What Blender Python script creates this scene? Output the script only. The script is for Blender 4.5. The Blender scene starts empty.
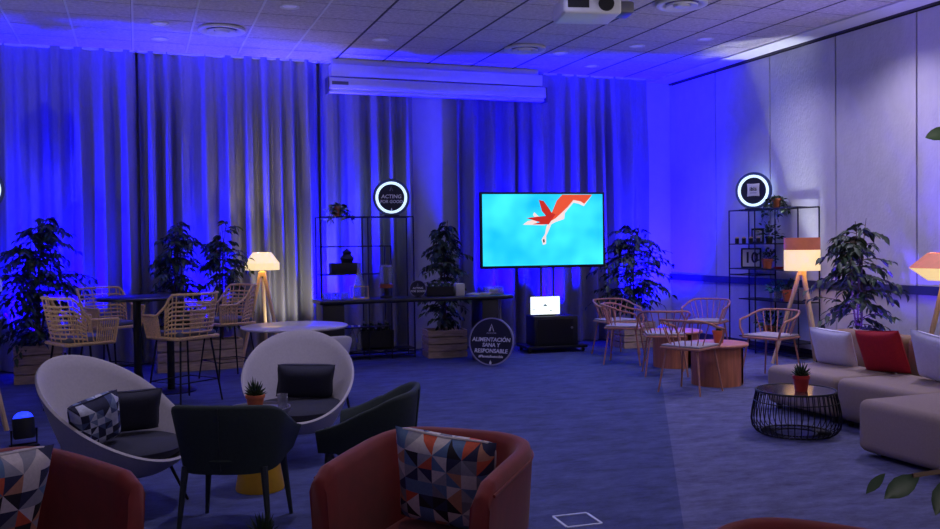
import bpy, bmesh, math, random
from mathutils import Vector, Matrix, Euler
PI = math.pi
S = bpy.context.scene
COL = S.collection
R = math.radians

# ------------------------------------------------------------------ materials
def s2l(c):
    return tuple((x/255/12.92 if x/255 <= .04045 else ((x/255+.055)/1.055)**2.4) for x in c)

def mat(name, rgb, rough=.6, metal=0., var=.12, scale=18., bump=0., bscale=None, emit=None, estr=0., trans=0., alpha=1., stretch=None, sheen=0., coat=0.):
    m = bpy.data.materials.new(name); m.use_nodes = True
    nt = m.node_tree; N = nt.nodes; L = nt.links
    b = N['Principled BSDF']
    b.inputs['Roughness'].default_value = rough
    b.inputs['Metallic'].default_value = metal
    b.inputs['Transmission Weight'].default_value = trans
    b.inputs['Alpha'].default_value = alpha
    b.inputs['Coat Weight'].default_value = coat
    if sheen: b.inputs['Sheen Weight'].default_value = sheen
    c = s2l(rgb)
    tc = N.new('ShaderNodeTexCoord'); mp = N.new('ShaderNodeMapping')
    L.new(tc.outputs['Object'], mp.inputs['Vector'])
    if stretch: mp.inputs['Scale'].default_value = stretch
    nz = N.new('ShaderNodeTexNoise'); nz.inputs['Scale'].default_value = scale; nz.inputs['Detail'].default_value = 4
    L.new(mp.outputs['Vector'], nz.inputs['Vector'])
    cr = N.new('ShaderNodeValToRGB')
    cr.color_ramp.elements[0].position = .3; cr.color_ramp.elements[1].position = .7
    cr.color_ramp.elements[0].color = tuple(max(0, x*(1-var)) for x in c)+(1,)
    cr.color_ramp.elements[1].color = tuple(min(1, x*(1+var)) for x in c)+(1,)
    L.new(nz.outputs['Fac'], cr.inputs['Fac'])
    L.new(cr.outputs['Color'], b.inputs['Base Color'])
    if bump:
        n2 = N.new('ShaderNodeTexNoise'); n2.inputs['Scale'].default_value = bscale or scale*4; n2.inputs['Detail'].default_value = 3
        L.new(mp.outputs['Vector'], n2.inputs['Vector'])
        bp = N.new('ShaderNodeBump'); bp.inputs['Strength'].default_value = bump; bp.inputs['Distance'].default_value = .01
        L.new(n2.outputs['Fac'], bp.inputs['Height']); L.new(bp.outputs['Normal'], b.inputs['Normal'])
    if emit:
        b.inputs['Emission Color'].default_value = s2l(emit)+(1,)
        b.inputs['Emission Strength'].default_value = estr
    return m

M = {}
M['curtain'] = mat('curtain fabric', (142,142,152), .85, var=.06, scale=40, bump=.15, bscale=220, stretch=(1,1,.25))
M['wall'] = mat('white plaster', (205,205,208), .8, var=.03, scale=6, bump=.08, bscale=120)
M['panel'] = mat('textured white wall panel', (205,203,205), .75, var=.04, scale=9, bump=.6, bscale=38, stretch=(1,1,.6))
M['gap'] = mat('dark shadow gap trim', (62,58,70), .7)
M['rail'] = mat('dark blue rail band', (42,44,78), .55, var=.08)
M['plaster'] = mat('white ceiling plaster', (215,214,218), .8, var=.02)
M['white_metal'] = mat('white painted metal', (215,215,220), .4, var=.03)
M['grey_metal'] = mat('grey metal', (120,120,128), .4, .6, var=.05)
M['black_metal'] = mat('black metal', (18,18,21), .45, .3, var=.1)
M['black'] = mat('matt black', (14,14,17), .6, var=.15)
M['black_table'] = mat('black laminate', (20,20,26), .35, var=.15, scale=8)
M['rattan'] = mat('natural rattan', (222,184,128), .6, var=.2, scale=60)
M['rattan_seat'] = mat('grey stool pad', (90,92,110), .8)
M['shell'] = mat('cream felt shell', (176,172,176), .8, var=.05, scale=60, bump=.1, bscale=300)
M['dark_cushion'] = mat('navy charcoal fabric', (42,44,60), .85, var=.12, scale=80, bump=.1, bscale=300)
M['green'] = mat('dark green fabric', (30,44,46), .8, var=.12, scale=60, bump=.1, bscale=300)
M['green_leg'] = mat('dark green legs', (38,48,52), .55)
M['red'] = mat('red velvet', (116,20,20), .75, var=.14, scale=14, bump=.08, bscale=200, sheen=.25)
M['sofa'] = mat('taupe sofa fabric', (156,138,126), .85, var=.06, scale=70, bump=.1, bscale=320)
M['sofaback'] = mat('tan sofa back fabric', (150,122,96), .85, var=.06, scale=70, bump=.1, bscale=320)
M['white_cushion'] = mat('pale lilac white cushion', (222,220,242), .8, var=.05, scale=50, bump=.15, bscale=200)
M['red_cushion'] = mat('crimson cushion', (176,20,34), .8, var=.1, scale=50, bump=.1, bscale=200)
M['copper'] = mat('rose wood rods', (186,128,104), .5, var=.12, scale=30)
M['seatpad'] = mat('grey beige seat pad', (168,158,160), .8, var=.08)
M['wood'] = mat('warm wood veneer', (196,122,82), .5, var=.2, scale=5, stretch=(6,6,.6))
M['woodtop'] = mat('wood table top', (200,130,100), .45, var=.12, scale=6, stretch=(1,8,1))
M['slat'] = mat('weathered crate wood', (186,160,134), .7, var=.3, scale=5, stretch=(1.2,8,8))
M['lampwood'] = mat('pale lamp wood', (220,188,140), .5, var=.15, scale=8, stretch=(5,5,.6))
M['leaf'] = mat('ficus leaf', (32,56,28), .5, var=.35, scale=6)
M['leaf_pale'] = mat('variegated leaf', (150,168,140), .5, var=.25, scale=20)
M['stem'] = mat('bark', (84,66,50), .8, var=.2)
M['soil'] = mat('dark soil', (38,28,22), .95, var=.3, scale=60, bump=.4)
M['terracotta'] = mat('terracotta', (198,106,66), .7, var=.1)
M['redpot'] = mat('red glazed pot', (178,44,36), .4, var=.1)
M['yellow'] = mat('yellow lacquer', (228,176,30), .45, var=.05)
M['glasstop'] = mat('pale reflective table top', (196,190,186), .18, var=.04)
M['mirror_top'] = mat('mirror glossy table top', (150,148,146), .14, .9, var=.03)
M['navy'] = mat('navy sign face', (22,22,52), .5, var=.05)
M['letter'] = mat('white lettering', (226,226,232), .5, var=.01)
M['lettergrey'] = mat('lilac grey lettering', (150,146,172), .5, var=.01)
M['glass'] = mat('clear glass', (226,228,240), .08, trans=.78, var=.0)
M['copper_metal'] = mat('copper metal', (190,110,70), .3, .8)
M['steel'] = mat('black steel tube', (26,26,34), .5, .3)
M['paper'] = mat('white paper', (214,214,216), .7, var=.02)
M['card'] = mat('pale card box', (186,184,180), .7, var=.05)
M['amber'] = mat('amber liquid', (170,84,40), .3, var=.1)
M['greenbottle'] = mat('dark green bottle', (20,46,30), .15, var=.1)
M['teal'] = mat('teal plant leaf', (40,110,110), .5, var=.2)
M['tape'] = mat('white floor tape', (206,214,232), .5, var=.03)
M['ring'] = mat('lit ring tube', (230,240,255), .4, emit=(206,234,255), estr=1.15)
M['rim_glass'] = mat('blue grey outer ring', (70,84,132), .35, var=.03)
M['shade_glow'] = mat('glowing cream shade', (240,220,180), .8, emit=(255,226,166), estr=.95)
M['shade_glow2'] = mat('glowing speckled shade', (244,224,176), .8, var=.1, scale=70, emit=(255,220,150), estr=.85)
M['shade_wood'] = mat('wood veneer shade band', (176,100,70), .6, var=.15, scale=8, emit=(190,104,70), estr=.28)
M['shade_copper'] = mat('copper coloured shade', (206,120,84), .6, var=.1, emit=(206,120,84), estr=.32)
M['laptop_on'] = mat('lit monitor picture', (240,250,250), .5, emit=(240,255,246), estr=1.3)
M['laptop_mark'] = mat('grey mark on monitor', (120,140,140), .5, emit=(110,140,140), estr=.4)
M['blue_led'] = mat('blue led lens', (20,40,255), .3, emit=(30,50,255), estr=2.2)
M['dl'] = mat('downlight diffuser', (220,220,235), .4, emit=(190,180,255), estr=.12)
for k, c in enumerate([(206,200,204),(150,152,168),(46,50,84),(36,34,44),(92,122,164),(206,92,66),(186,134,110),(120,122,136)]):
    M['tri%d' % k] = mat('triangle print %d' % k, c, .85, var=.08, scale=90, bump=.08, bscale=300)
for k, c in enumerate([(70,84,130),(34,38,66),(190,196,212),(110,126,160)]):
    M['br%d' % k] = mat('brush print %d' % k, c, .85, var=.2, scale=40)

def screen_mat():
    m = bpy.data.materials.new('screen water picture'); m.use_nodes = True
    nt = m.node_tree; N = nt.nodes; L = nt.links; b = N['Principled BSDF']
    b.inputs['Base Color'].default_value = (.01,.01,.01,1); b.inputs['Roughness'].default_value = .3
    tc = N.new('ShaderNodeTexCoord'); nz = N.new('ShaderNodeTexNoise'); nz.inputs['Scale'].default_value = 1.6; nz.inputs['Detail'].default_value = 2
    L.new(tc.outputs['Object'], nz.inputs['Vector'])
    cr = N.new('ShaderNodeValToRGB'); cr.color_ramp.elements[0].position = .32; cr.color_ramp.elements[1].position = .68
    cr.color_ramp.elements[0].color = s2l((0,176,236))+(1,); cr.color_ramp.elements[1].color = s2l((64,232,250))+(1,)
    L.new(nz.outputs['Fac'], cr.inputs['Fac']); L.new(cr.outputs['Color'], b.inputs['Emission Color'])
    b.inputs['Emission Strength'].default_value = 1.3
    return m
M['screen'] = screen_mat()
M['fish'] = mat('orange fish picture', (30,8,4), .3, emit=(236,84,52), estr=1.0)
M['fish2'] = mat('deep orange fish picture', (30,8,4), .3, emit=(200,40,30), estr=1.0)
M['fishw'] = mat('pale fish picture', (30,20,20), .3, emit=(250,226,226), estr=1.0)

def carpet_mat():
    m = bpy.data.materials.new('streaky carpet'); m.use_nodes = True
    nt = m.node_tree; N = nt.nodes; L = nt.links; b = N['Principled BSDF']
    b.inputs['Roughness'].default_value = .95
    tc = N.new('ShaderNodeTexCoord')
    mp = N.new('ShaderNodeMapping'); mp.inputs['Scale'].default_value = (1.5,3.2,1); mp.inputs['Rotation'].default_value = (0,0,R(18))
    L.new(tc.outputs['Object'], mp.inputs['Vector'])
    n1 = N.new('ShaderNodeTexNoise'); n1.inputs['Scale'].default_value = 2.2; n1.inputs['Detail'].default_value = 10; n1.inputs['Roughness'].default_value = .8
    L.new(mp.outputs['Vector'], n1.inputs['Vector'])
    cr = N.new('ShaderNodeValToRGB'); cr.color_ramp.elements[0].position = .3; cr.color_ramp.elements[1].position = .72
    cr.color_ramp.elements[0].color = s2l((32,38,72))+(1,); cr.color_ramp.elements[1].color = s2l((82,92,142))+(1,)
    L.new(n1.outputs['Fac'], cr.inputs['Fac'])
    # paler carpet colour to the right of a straight line
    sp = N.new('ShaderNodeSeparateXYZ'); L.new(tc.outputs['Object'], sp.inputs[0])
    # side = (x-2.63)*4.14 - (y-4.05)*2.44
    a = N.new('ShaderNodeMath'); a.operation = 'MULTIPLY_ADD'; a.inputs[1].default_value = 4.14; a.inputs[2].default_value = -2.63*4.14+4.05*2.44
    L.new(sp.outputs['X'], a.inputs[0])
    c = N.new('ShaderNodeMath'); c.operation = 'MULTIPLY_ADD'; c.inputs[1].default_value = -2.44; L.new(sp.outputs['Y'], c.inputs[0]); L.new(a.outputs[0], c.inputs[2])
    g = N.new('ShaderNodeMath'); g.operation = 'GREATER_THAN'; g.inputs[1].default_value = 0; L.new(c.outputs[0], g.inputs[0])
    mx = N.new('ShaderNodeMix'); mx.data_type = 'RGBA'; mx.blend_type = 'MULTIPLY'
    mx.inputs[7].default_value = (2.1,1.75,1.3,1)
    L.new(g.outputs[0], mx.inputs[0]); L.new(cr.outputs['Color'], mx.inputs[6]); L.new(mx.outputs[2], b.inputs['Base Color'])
    n2 = N.new('ShaderNodeTexNoise'); n2.inputs['Scale'].default_value = 160; L.new(tc.outputs['Object'], n2.inputs['Vector'])
    bp = N.new('ShaderNodeBump'); bp.inputs['Strength'].default_value = .3; bp.inputs['Distance'].default_value = .01
    L.new(n2.outputs['Fac'], bp.inputs['Height']); L.new(bp.outputs['Normal'], b.inputs['Normal'])
    return m
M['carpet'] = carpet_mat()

def tile_mat():
    m = bpy.data.materials.new('mineral ceiling tile'); m.use_nodes = True
    nt = m.node_tree; N = nt.nodes; L = nt.links; b = N['Principled BSDF']
    b.inputs['Roughness'].default_value = .9
    tc = N.new('ShaderNodeTexCoord'); n1 = N.new('ShaderNodeTexNoise'); n1.inputs['Scale'].default_value = 26; n1.inputs['Detail'].default_value = 6
    n1.inputs['Roughness'].default_value = .75
    L.new(tc.outputs['Object'], n1.inputs['Vector'])
    cr = N.new('ShaderNodeValToRGB'); cr.color_ramp.elements[0].position = .3; cr.color_ramp.elements[1].position = .7
    cr.color_ramp.elements[0].color = s2l((168,160,162))+(1,); cr.color_ramp.elements[1].color = s2l((218,212,212))+(1,)
    L.new(n1.outputs['Fac'], cr.inputs['Fac']); L.new(cr.outputs['Color'], b.inputs['Base Color'])
    bp = N.new('ShaderNodeBump'); bp.inputs['Strength'].default_value = .35; bp.inputs['Distance'].default_value = .01
    L.new(n1.outputs['Fac'], bp.inputs['Height']); L.new(bp.outputs['Normal'], b.inputs['Normal'])
    return m
M['tile'] = tile_mat()

# ------------------------------------------------------------------ mesh builder
class MB:
    def __init__(s): s.v = []; s.f = []; s.mi = []; s.mats = []
    def add(s, vs, fs, T=None, mi=0):
        o = len(s.v)
        s.v += [tuple(T @ Vector(v)) for v in vs] if T else [tuple(v) for v in vs]
        s.f += [tuple(o+i for i in f) for f in fs]; s.mi += [mi]*len(fs); return s
    def box(s, c, d, T=None, bev=0, seg=2, rz=0, mi=0):
        if bev:
            bm = bmesh.new(); bmesh.ops.create_cube(bm, size=1)
            bmesh.ops.scale(bm, vec=d, verts=bm.verts)
            bmesh.ops.bevel(bm, geom=list(bm.edges), offset=bev, segments=seg, profile=.5, affect='EDGES')
            vs = [v.co.copy() for v in bm.verts]; bm.verts.index_update(); fs = [[v.index for v in f.verts] for f in bm.faces]; bm.free()
        else:
            vs = [Vector((x*d[0]/2, y*d[1]/2, z*d[2]/2)) for x in (-1,1) for y in (-1,1) for z in (-1,1)]
            fs = [(0,1,3,2),(4,6,7,5),(0,4,5,1),(2,3,7,6),(0,2,6,4),(1,5,7,3)]
        X = Matrix.Translation(c) @ Matrix.Rotation(rz, 4, 'Z')
        return s.add(vs, fs, (T @ X) if T else X, mi)
    def lathe(s, prof, seg=32, T=None, a0=0, a1=2*PI, mi=0, sx=1, sy=1):
        full = abs(a1-a0-2*PI) < 1e-6; n = seg if full else seg+1
        vs = []; fs = []; k = len(prof)
        for i in range(n):
            a = a0+(a1-a0)*i/seg
            for r, z in prof: vs.append((r*math.cos(a)*sx, r*math.sin(a)*sy, z))
        for i in range(seg):
            j = (i+1) % n
            for q in range(k-1): fs.append((i*k+q, j*k+q, j*k+q+1, i*k+q+1))
        if full:
            if prof[0][0] > 1e-6: fs.append(tuple(i*k for i in range(n))[::-1])
            if prof[-1][0] > 1e-6: fs.append(tuple(i*k+k-1 for i in range(n)))
        return s.add(vs, fs, T, mi)
    def tube(s, pts, r, seg=8, closed=False, T=None, mi=0):
        P = [Vector(p) for p in pts]; n = len(P); vs = []; fs = []
        rr = r if isinstance(r, (list, tuple)) else [r]*n
        pu = None
        for i in range(n):
            if closed: t = P[(i+1) % n]-P[i-1]
            else: t = P[min(i+1, n-1)]-P[max(i-1, 0)]
            t.normalize()
            if pu is None:
                u = t.orthogonal()
                if abs(t.z) < .9: u = t.cross(Vector((0,0,1)))
                u.normalize()
            else:
                u = pu-t*pu.dot(t); u.normalize()
            pu = u; w = t.cross(u)
            for k in range(seg):
                a = 2*PI*k/seg; vs.append(P[i]+(u*math.cos(a)+w*math.sin(a))*rr[i])
        for i in range(n if closed else n-1):
            j = (i+1) % n
            for k in range(seg): fs.append((i*seg+k, i*seg+(k+1) % seg, j*seg+(k+1) % seg, j*seg+k))
        if not closed: fs.append(tuple(range(seg))[::-1]); fs.append(tuple((n-1)*seg+k for k in range(seg)))
        return s.add(vs, fs, T, mi)
    def grid(s, fn, nu, nv, cu=False, cv=False, T=None, mi=0):
        vs = [fn(i, j) for i in range(nu) for j in range(nv)]; fs = []
        for i in range(nu if cu else nu-1):
            for j in range(nv if cv else nv-1):
                a, b = (i+1) % nu, (j+1) % nv
                fs.append((i*nv+j, a*nv+j, a*nv+b, i*nv+b))
        return s.add(vs, fs, T, mi)
    def build(s, name, m, parent=None, smooth=True, ang=40):
        me = bpy.data.meshes.new(name); me.from_pydata(s.v, [], s.f)
        ms = m if isinstance(m, list) else [m]
        for x in ms: me.materials.append(M[x] if isinstance(x, str) else x)
        if len(ms) > 1: me.polygons.foreach_set('material_index', s.mi)
        bm = bmesh.new(); bm.from_mesh(me); bmesh.ops.recalc_face_normals(bm, faces=bm.faces); bm.to_mesh(me); bm.free()
        if smooth:
            me.polygons.foreach_set('use_smooth', [True]*len(me.polygons))
            try: me.set_sharp_from_angle(angle=R(ang))
            except Exception: pass
        o = bpy.data.objects.new(name, me); COL.objects.link(o)
        if parent: o.parent = parent
        return o

def tag(o, label=None, cat=None, group=None, kind=None):
    if label: o['label'] = label
    if cat: o['category'] = cat
    if group: o['group'] = group
    if kind: o['kind'] = kind
    return o
def thing(name, label, cat, loc=(0,0,0), rz=0, group=None):
    o = bpy.data.objects.new(name, None); COL.objects.link(o); o.empty_display_size = .1
    o.location = loc; o.rotation_euler = (0,0,rz)
    return tag(o, label, cat, group)
def copy_tree(o, parent=None):
    c = o.copy(); COL.objects.link(c)
    if parent: c.parent = parent
    for ch in list(o.children): copy_tree(ch, c)
    return c
def struct(o): o['kind'] = 'structure'; return o
def face(dx, dy): return math.atan2(-dx, dy)          # local +Y turned to (dx, dy)
def sm(t): t = max(0, min(1, t)); return t*t*(3-2*t)
def RZ(a): return Matrix.Rotation(a, 4, 'Z')
def TR(x, y, z): return Matrix.Translation((x, y, z))

def text_obj(txt, size, m, parent, T, name='lettering', shear=0, depth=.002, sx=1):
    cu = bpy.data.curves.new(name, 'FONT'); cu.body = txt; cu.size = size; cu.align_x = 'CENTER'; cu.align_y = 'CENTER'
    cu.shear = shear; cu.extrude = depth; cu.resolution_u = 3; cu.offset = size*(.008 if txt == 'ibis' else .022)
    t = bpy.data.objects.new(name, cu); COL.objects.link(t)
    bpy.context.view_layer.update()
    me = bpy.data.meshes.new_from_object(t.evaluated_get(bpy.context.evaluated_depsgraph_get()))
    bpy.data.objects.remove(t)
    me.name = name; me.transform(T @ Matrix.Diagonal((sx,1,1,1))); me.materials.clear(); me.materials.append(M[m])
    o = bpy.data.objects.new(name, me); COL.objects.link(o); o.parent = parent
    return o

# ------------------------------------------------------------------ camera
cam_d = bpy.data.cameras.new('Camera'); cam = bpy.data.objects.new('Camera', cam_d); COL.objects.link(cam)
cam_d.sensor_width = 36; cam_d.lens = 914.6/940*36; cam_d.clip_start = .05
yaw, pit, rol = .348231, -.024033, -.013534
fw = Vector((math.sin(yaw)*math.cos(pit), math.cos(yaw)*math.cos(pit), math.sin(pit)))
ri = Vector((math.cos(yaw), -math.sin(yaw), 0)); up = ri.cross(fw)
r2 = ri*math.cos(rol)+up*math.sin(rol); u2 = up*math.cos(rol)-ri*math.sin(rol)
cam.matrix_world = Matrix(((r2.x,u2.x,-fw.x,0),(r2.y,u2.y,-fw.y,0),(r2.z,u2.z,-fw.z,1.5),(0,0,0,1)))
S.camera = cam

# ------------------------------------------------------------------ room shell
XL, XR, YB, YF, H = -3.3, 7.92, 12.5, -1.2, 3.97
def plane(name, m, pts):
    b = MB(); b.add(pts, [(0,1,2,3)]); return struct(b.build(name, m, smooth=False))
b = MB(); b.box(((XL+XR)/2, (YF+YB)/2, -.05), (XR-XL+.4, YB-YF+.4, .1)); struct(b.build('floor', 'carpet', smooth=False))
# ceiling: individual lay-in tiles modelled with shallow joints, in one structure mesh
b = MB(); px, py = .635, .592
x0, y0 = -3.18, YF
i = 0
x = x0
while x < 7.5:
    y = 12.33-py
    while y > YF-.3:
        b.box((x+px/2, y+py/2, H+.03), (px-.026, py-.02, .06)); y -= py
    x += px
b.box(((x0+7.5)/2, (YF+12.3)/2, H+.06), (7.6-x0, 12.4-YF+.2, .05), mi=1)
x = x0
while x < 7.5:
    b.box((x+.003, (YF+12.3)/2, H+.0235), (.024, 12.4-YF, .05), mi=2 if x < 2.4 else 1); x += px  # white strips left, dark ones right: tile edge shading put into the colour
y = 12.33
while y > YF-.3:
    b.box(((x0+7.5)/2, y-.002, H+.027), (7.6-x0, .016, .05), mi=1); y -= py
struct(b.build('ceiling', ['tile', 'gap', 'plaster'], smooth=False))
b = MB()
b.box(((7.54+XR)/2+.05, (YF+YB)/2, H+.03), (XR-7.54+.1, YB-YF+.2, .1))
b.box(((XL+7.54)/2, (12.34+YB)/2+.02, H+.03), (7.54-XL, YB-12.34+.06, .1))
struct(b.build('trim_1', 'plaster', smooth=False))
b = MB(); b.box(((XL+XR)/2, YB+.06, H/2), (XR-XL+.4, .12, H+.2)); struct(b.build('wall_back', 'wall', smooth=False))
b = MB(); b.box((XL-.06, (YF+YB)/2, H/2), (.12, YB-YF+.2, H+.2)); struct(b.build('wall_left', 'wall', smooth=False))
# right wall: folding-wall panels 1.21 m wide with dark joints
b = MB(); b.box((XR+.1, (YF+YB)/2, H/2), (.12, YB-YF+.2, H+.2), mi=1)
yy = 12.5
while yy > YF:
    b.box((XR+.02, yy-.605, 1.96), (.05, 1.192, 3.9)); yy -= 1.215
struct(b.build('wall_right', ['panel', 'gap'], smooth=False))
b = MB(); b.box((XR-.01, (YF+YB)/2, H-.03), (.03, YB-YF, .025)); struct(b.build('trim_2', 'gap', smooth=False))
b = MB(); b.box((XR-.015, (YF+YB)/2, .92), (.035, YB-YF, .095)); struct(b.build('trim_3', 'rail', smooth=False))
b = MB(); b.box((XR-.012, (YF+YB)/2, .05), (.03, YB-YF, .1)); struct(b.build('baseboard_right', 'gap', smooth=False))
b = MB(); b.box((4.0, YB-.012, .05), (.9, .03, .1)); struct(b.build('baseboard_back', 'wall', smooth=False))

# ------------------------------------------------------------------ curtains
def curtain(x0, x1, seed, label, y=12.3):
    rnd = random.Random(seed); n = int((x1-x0)*56); nz = 14
    ph = []; x = x0
    while x < x1+.5: w = rnd.uniform(.16, .34); ph.append((x, w, rnd.uniform(.6, 1.25))); x += w
    def off(x, t):
        for (a, w, am) in ph:
            if a <= x < a+w:
                u = (x-a)/w; return am*.10*math.copysign(abs(math.sin(PI*2*u))**.8, math.sin(PI*2*u))+.022*am*math.sin(6*PI*u+a*5)*(1-t)
        return 0
    zt, zb = H+.01, .015
    def fn(i, j, o=0):
        x = x0+(x1-x0)*i/(n-1); t = j/(nz-1)           # t 0 top .. 1 bottom
        z = zt+(zb-zt)*t
        k = .35+.65*sm(t*3)
        xx = x+.015*math.sin(3*t+seed+x*2)*t
        return (xx, y+off(x, t)*k+.012*math.sin(5*t+x*3)+o, z)
    b = MB(); b.grid(fn, n, nz); b.grid(lambda i, j: fn(i, j, .006), n, nz)
    root = thing('curtain', label, 'curtain', ((x0+x1)/2, y, 0))
    o = b.build('drape', 'curtain', root, ang=180); o.matrix_parent_inverse = Matrix.Translation((-(x0+x1)/2, -y, 0))
    b = MB(); b.box(((x0+x1)/2, y, H-.012), (x1-x0, .05, .025)); t = b.build('curtain_track', 'white_metal', root, smooth=False); t.matrix_parent_inverse = Matrix.Translation((-(x0+x1)/2, -y, 0))
curtain(-3.1, .02, 3, 'floor length grey pleated curtain at the far left, washed deep blue')
curtain(.05, 2.31, 8, 'floor length grey pleated curtain behind the glowing tripod lamp')
curtain(2.35, 3.64, 11, 'grey pleated curtain between the lamp curtain and the bare white wall strip')
curtain(4.3, 7.36, 5, 'floor length grey pleated curtain behind the television')

# ------------------------------------------------------------------ projection screen, projector, ceiling fittings
t = thing('projection_screen', 'rolled up white projection screen housing above the curtains', 'projector screen', (3.98, 12.08, 3.52))
b = MB(); b.box((0, .02, .285), (3.06, .16, .16), bev=.01); b.build('mounting_box', 'white_metal', t)
b = MB(); b.box((0, 0, .11), (3.14, .2, .15), bev=.02); b.build('housing', 'white_metal', t)
b = MB(); b.box((0, -.02, .012), (3.1, .1, .05), bev=.012); b.build('bottom_bar', 'white_metal', t)
for sx in (-1, 1):
    b = MB(); b.box((sx*1.575, 0, .08), (.02, .21, .22), bev=.006); b.build('end_cap', 'grey_metal', t)
b = MB(); b.box((-1.42, -.103, .11), (.22, .006, .045)); b.build('maker_plate', 'grey_metal', t, smooth=False)
b = MB(); b.box((0, .05, .405), (3.0, .06, .09)); b.build('ceiling_rail', 'white_metal', t, smooth=False)

t = thing('projector', 'white ceiling projector hanging at the top edge above the television', 'projector', (3.60, 6.95, 3.36), R(-12)); t.scale = (1.12,1.12,1.0)
b = MB(); b.box((0, 0, .085), (.44, .36, .15), bev=.025, seg=3); b.build('body', 'white_metal', t)
b = MB(); b.lathe([(0,0),(.055,0),(.06,.02),(.06,.05)], 20, TR(.1,-.2,.09) @ Matrix.Rotation(R(-90),4,'X')); b.build('lens', 'black', t)
b = MB(); b.box((-.11, -.178, .09), (.16, .012, .07)); b.build('port_panel', 'black', t, smooth=False)
b = MB(); b.lathe([(.025,0),(.025,.38)], 12, TR(0,.02,.16)); b.lathe([(.09,.38),(.09,.445)], 16, TR(0,.02,.16)); b.build('ceiling_mount', 'white_metal', t)
b = MB(); b.box((.29, .02, .1), (.12, .2, .1), bev=.02); b.build('bracket', 'grey_metal', t)

VG = 'round air diffusers in the ceiling'
vent0 = None
for (x, y, lab) in [(.95, 10.77, 'round ceiling air diffuser above the left curtains'), (4.68, 10.74, 'round ceiling air diffuser above the projection screen, right part'), (5.37, 8.23, 'round ceiling air diffuser right of the projector')]:
    if vent0 is None:
        vent0 = t = thing('ceiling_diffuser', lab, 'air vent', (x, y, H), 0, VG); t.scale = (1,1,2.2)
        b = MB(); b.lathe([(.17,.0),(.26,-.004),(.265,-.016),(.25,-.02),(.19,-.012),(.17,0)], 36); b.build('outer_ring', 'white_metal', t)
        b = MB(); b.lathe([(.10,-.004),(.165,-.016),(.16,-.024),(.09,-.014),(.10,-.004)], 36); b.build('inner_ring', 'white_metal', t)
        b = MB(); b.lathe([(0,-.028),(.075,-.024),(.08,-.016),(0,-.016)], 28); b.build('centre_cone', 'white_metal', t)
        b = MB(); b.lathe([(0,-.002),(.18,-.002),(.18,-.001)], 28); b.build('backing', 'grey_metal', t)
    else:
        o = copy_tree(vent0); o.location = (x, y, H); o['label'] = lab
DG = 'small recessed ceiling downlights'
dl0 = None
DL = [(.28,10.72,'small round ceiling fitting nearest the left air diffuser'), (.3,11.49,'small round ceiling fitting near the left curtain top'), (5.25,10.89,'small round ceiling fitting right of the diffuser over the screen'),
      (6.01,10.23,'small round ceiling fitting in front of the right curtain, middle of its row'), (6.62,9.63,'small round ceiling fitting closest to the right wall'), (2.81,10.81,'small round ceiling fitting above the middle of the left curtains'),
      (1.53,9.57,'small round ceiling fitting at the top edge, left of centre'), (6.07,11.58,'small round ceiling fitting nearest the right curtain'), (4.96,8.8,'small round ceiling fitting just behind the projector')]
for (x, y, lab) in DL:
    if dl0 is None:
        dl0 = t = thing('downlight', lab, 'ceiling light', (x, y, H), 0, DG)
        b = MB(); b.lathe([(.075,0),(.1,-.003),(.1,-.014),(.08,-.012),(.075,0)], 28); b.build('bezel', 'white_metal', t)
        b = MB(); b.lathe([(0,-.01),(.07,-.008),(.076,-.003),(0,-.003)], 24); b.build('diffuser', 'dl', t)
    else:
        o = copy_tree(dl0); o.location = (x, y, H); o['label'] = lab

# ------------------------------------------------------------------ plants
def leafgeo(b, p, d, L, w, rnd, mi=0, droop=.25):
    d = d.normalized(); side = d.cross(Vector((0,0,1)))
    if side.length < .05: side = Vector((1,0,0))
    side.normalize(); side = (Matrix.Rotation(rnd.uniform(-.9,.9), 3, d) @ side); nrm = side.cross(d)
    def q(t, s, k): 
        v = p+d*(L*t)+side*(w*s)+nrm*(k*w); v.z -= droop*L*t*t; return v
    vs = [q(0,0,0), q(.3,-.45,.18), q(.3,0,0), q(.3,.45,.18), q(.65,-.4,.15), q(.65,0,0), q(.65,.4,.15), q(1,0,-.1)]
    b.add(vs, [(0,1,2),(0,2,3),(1,4,5,2),(2,5,6,3),(4,7,5),(5,7,6)], None, mi)

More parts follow.
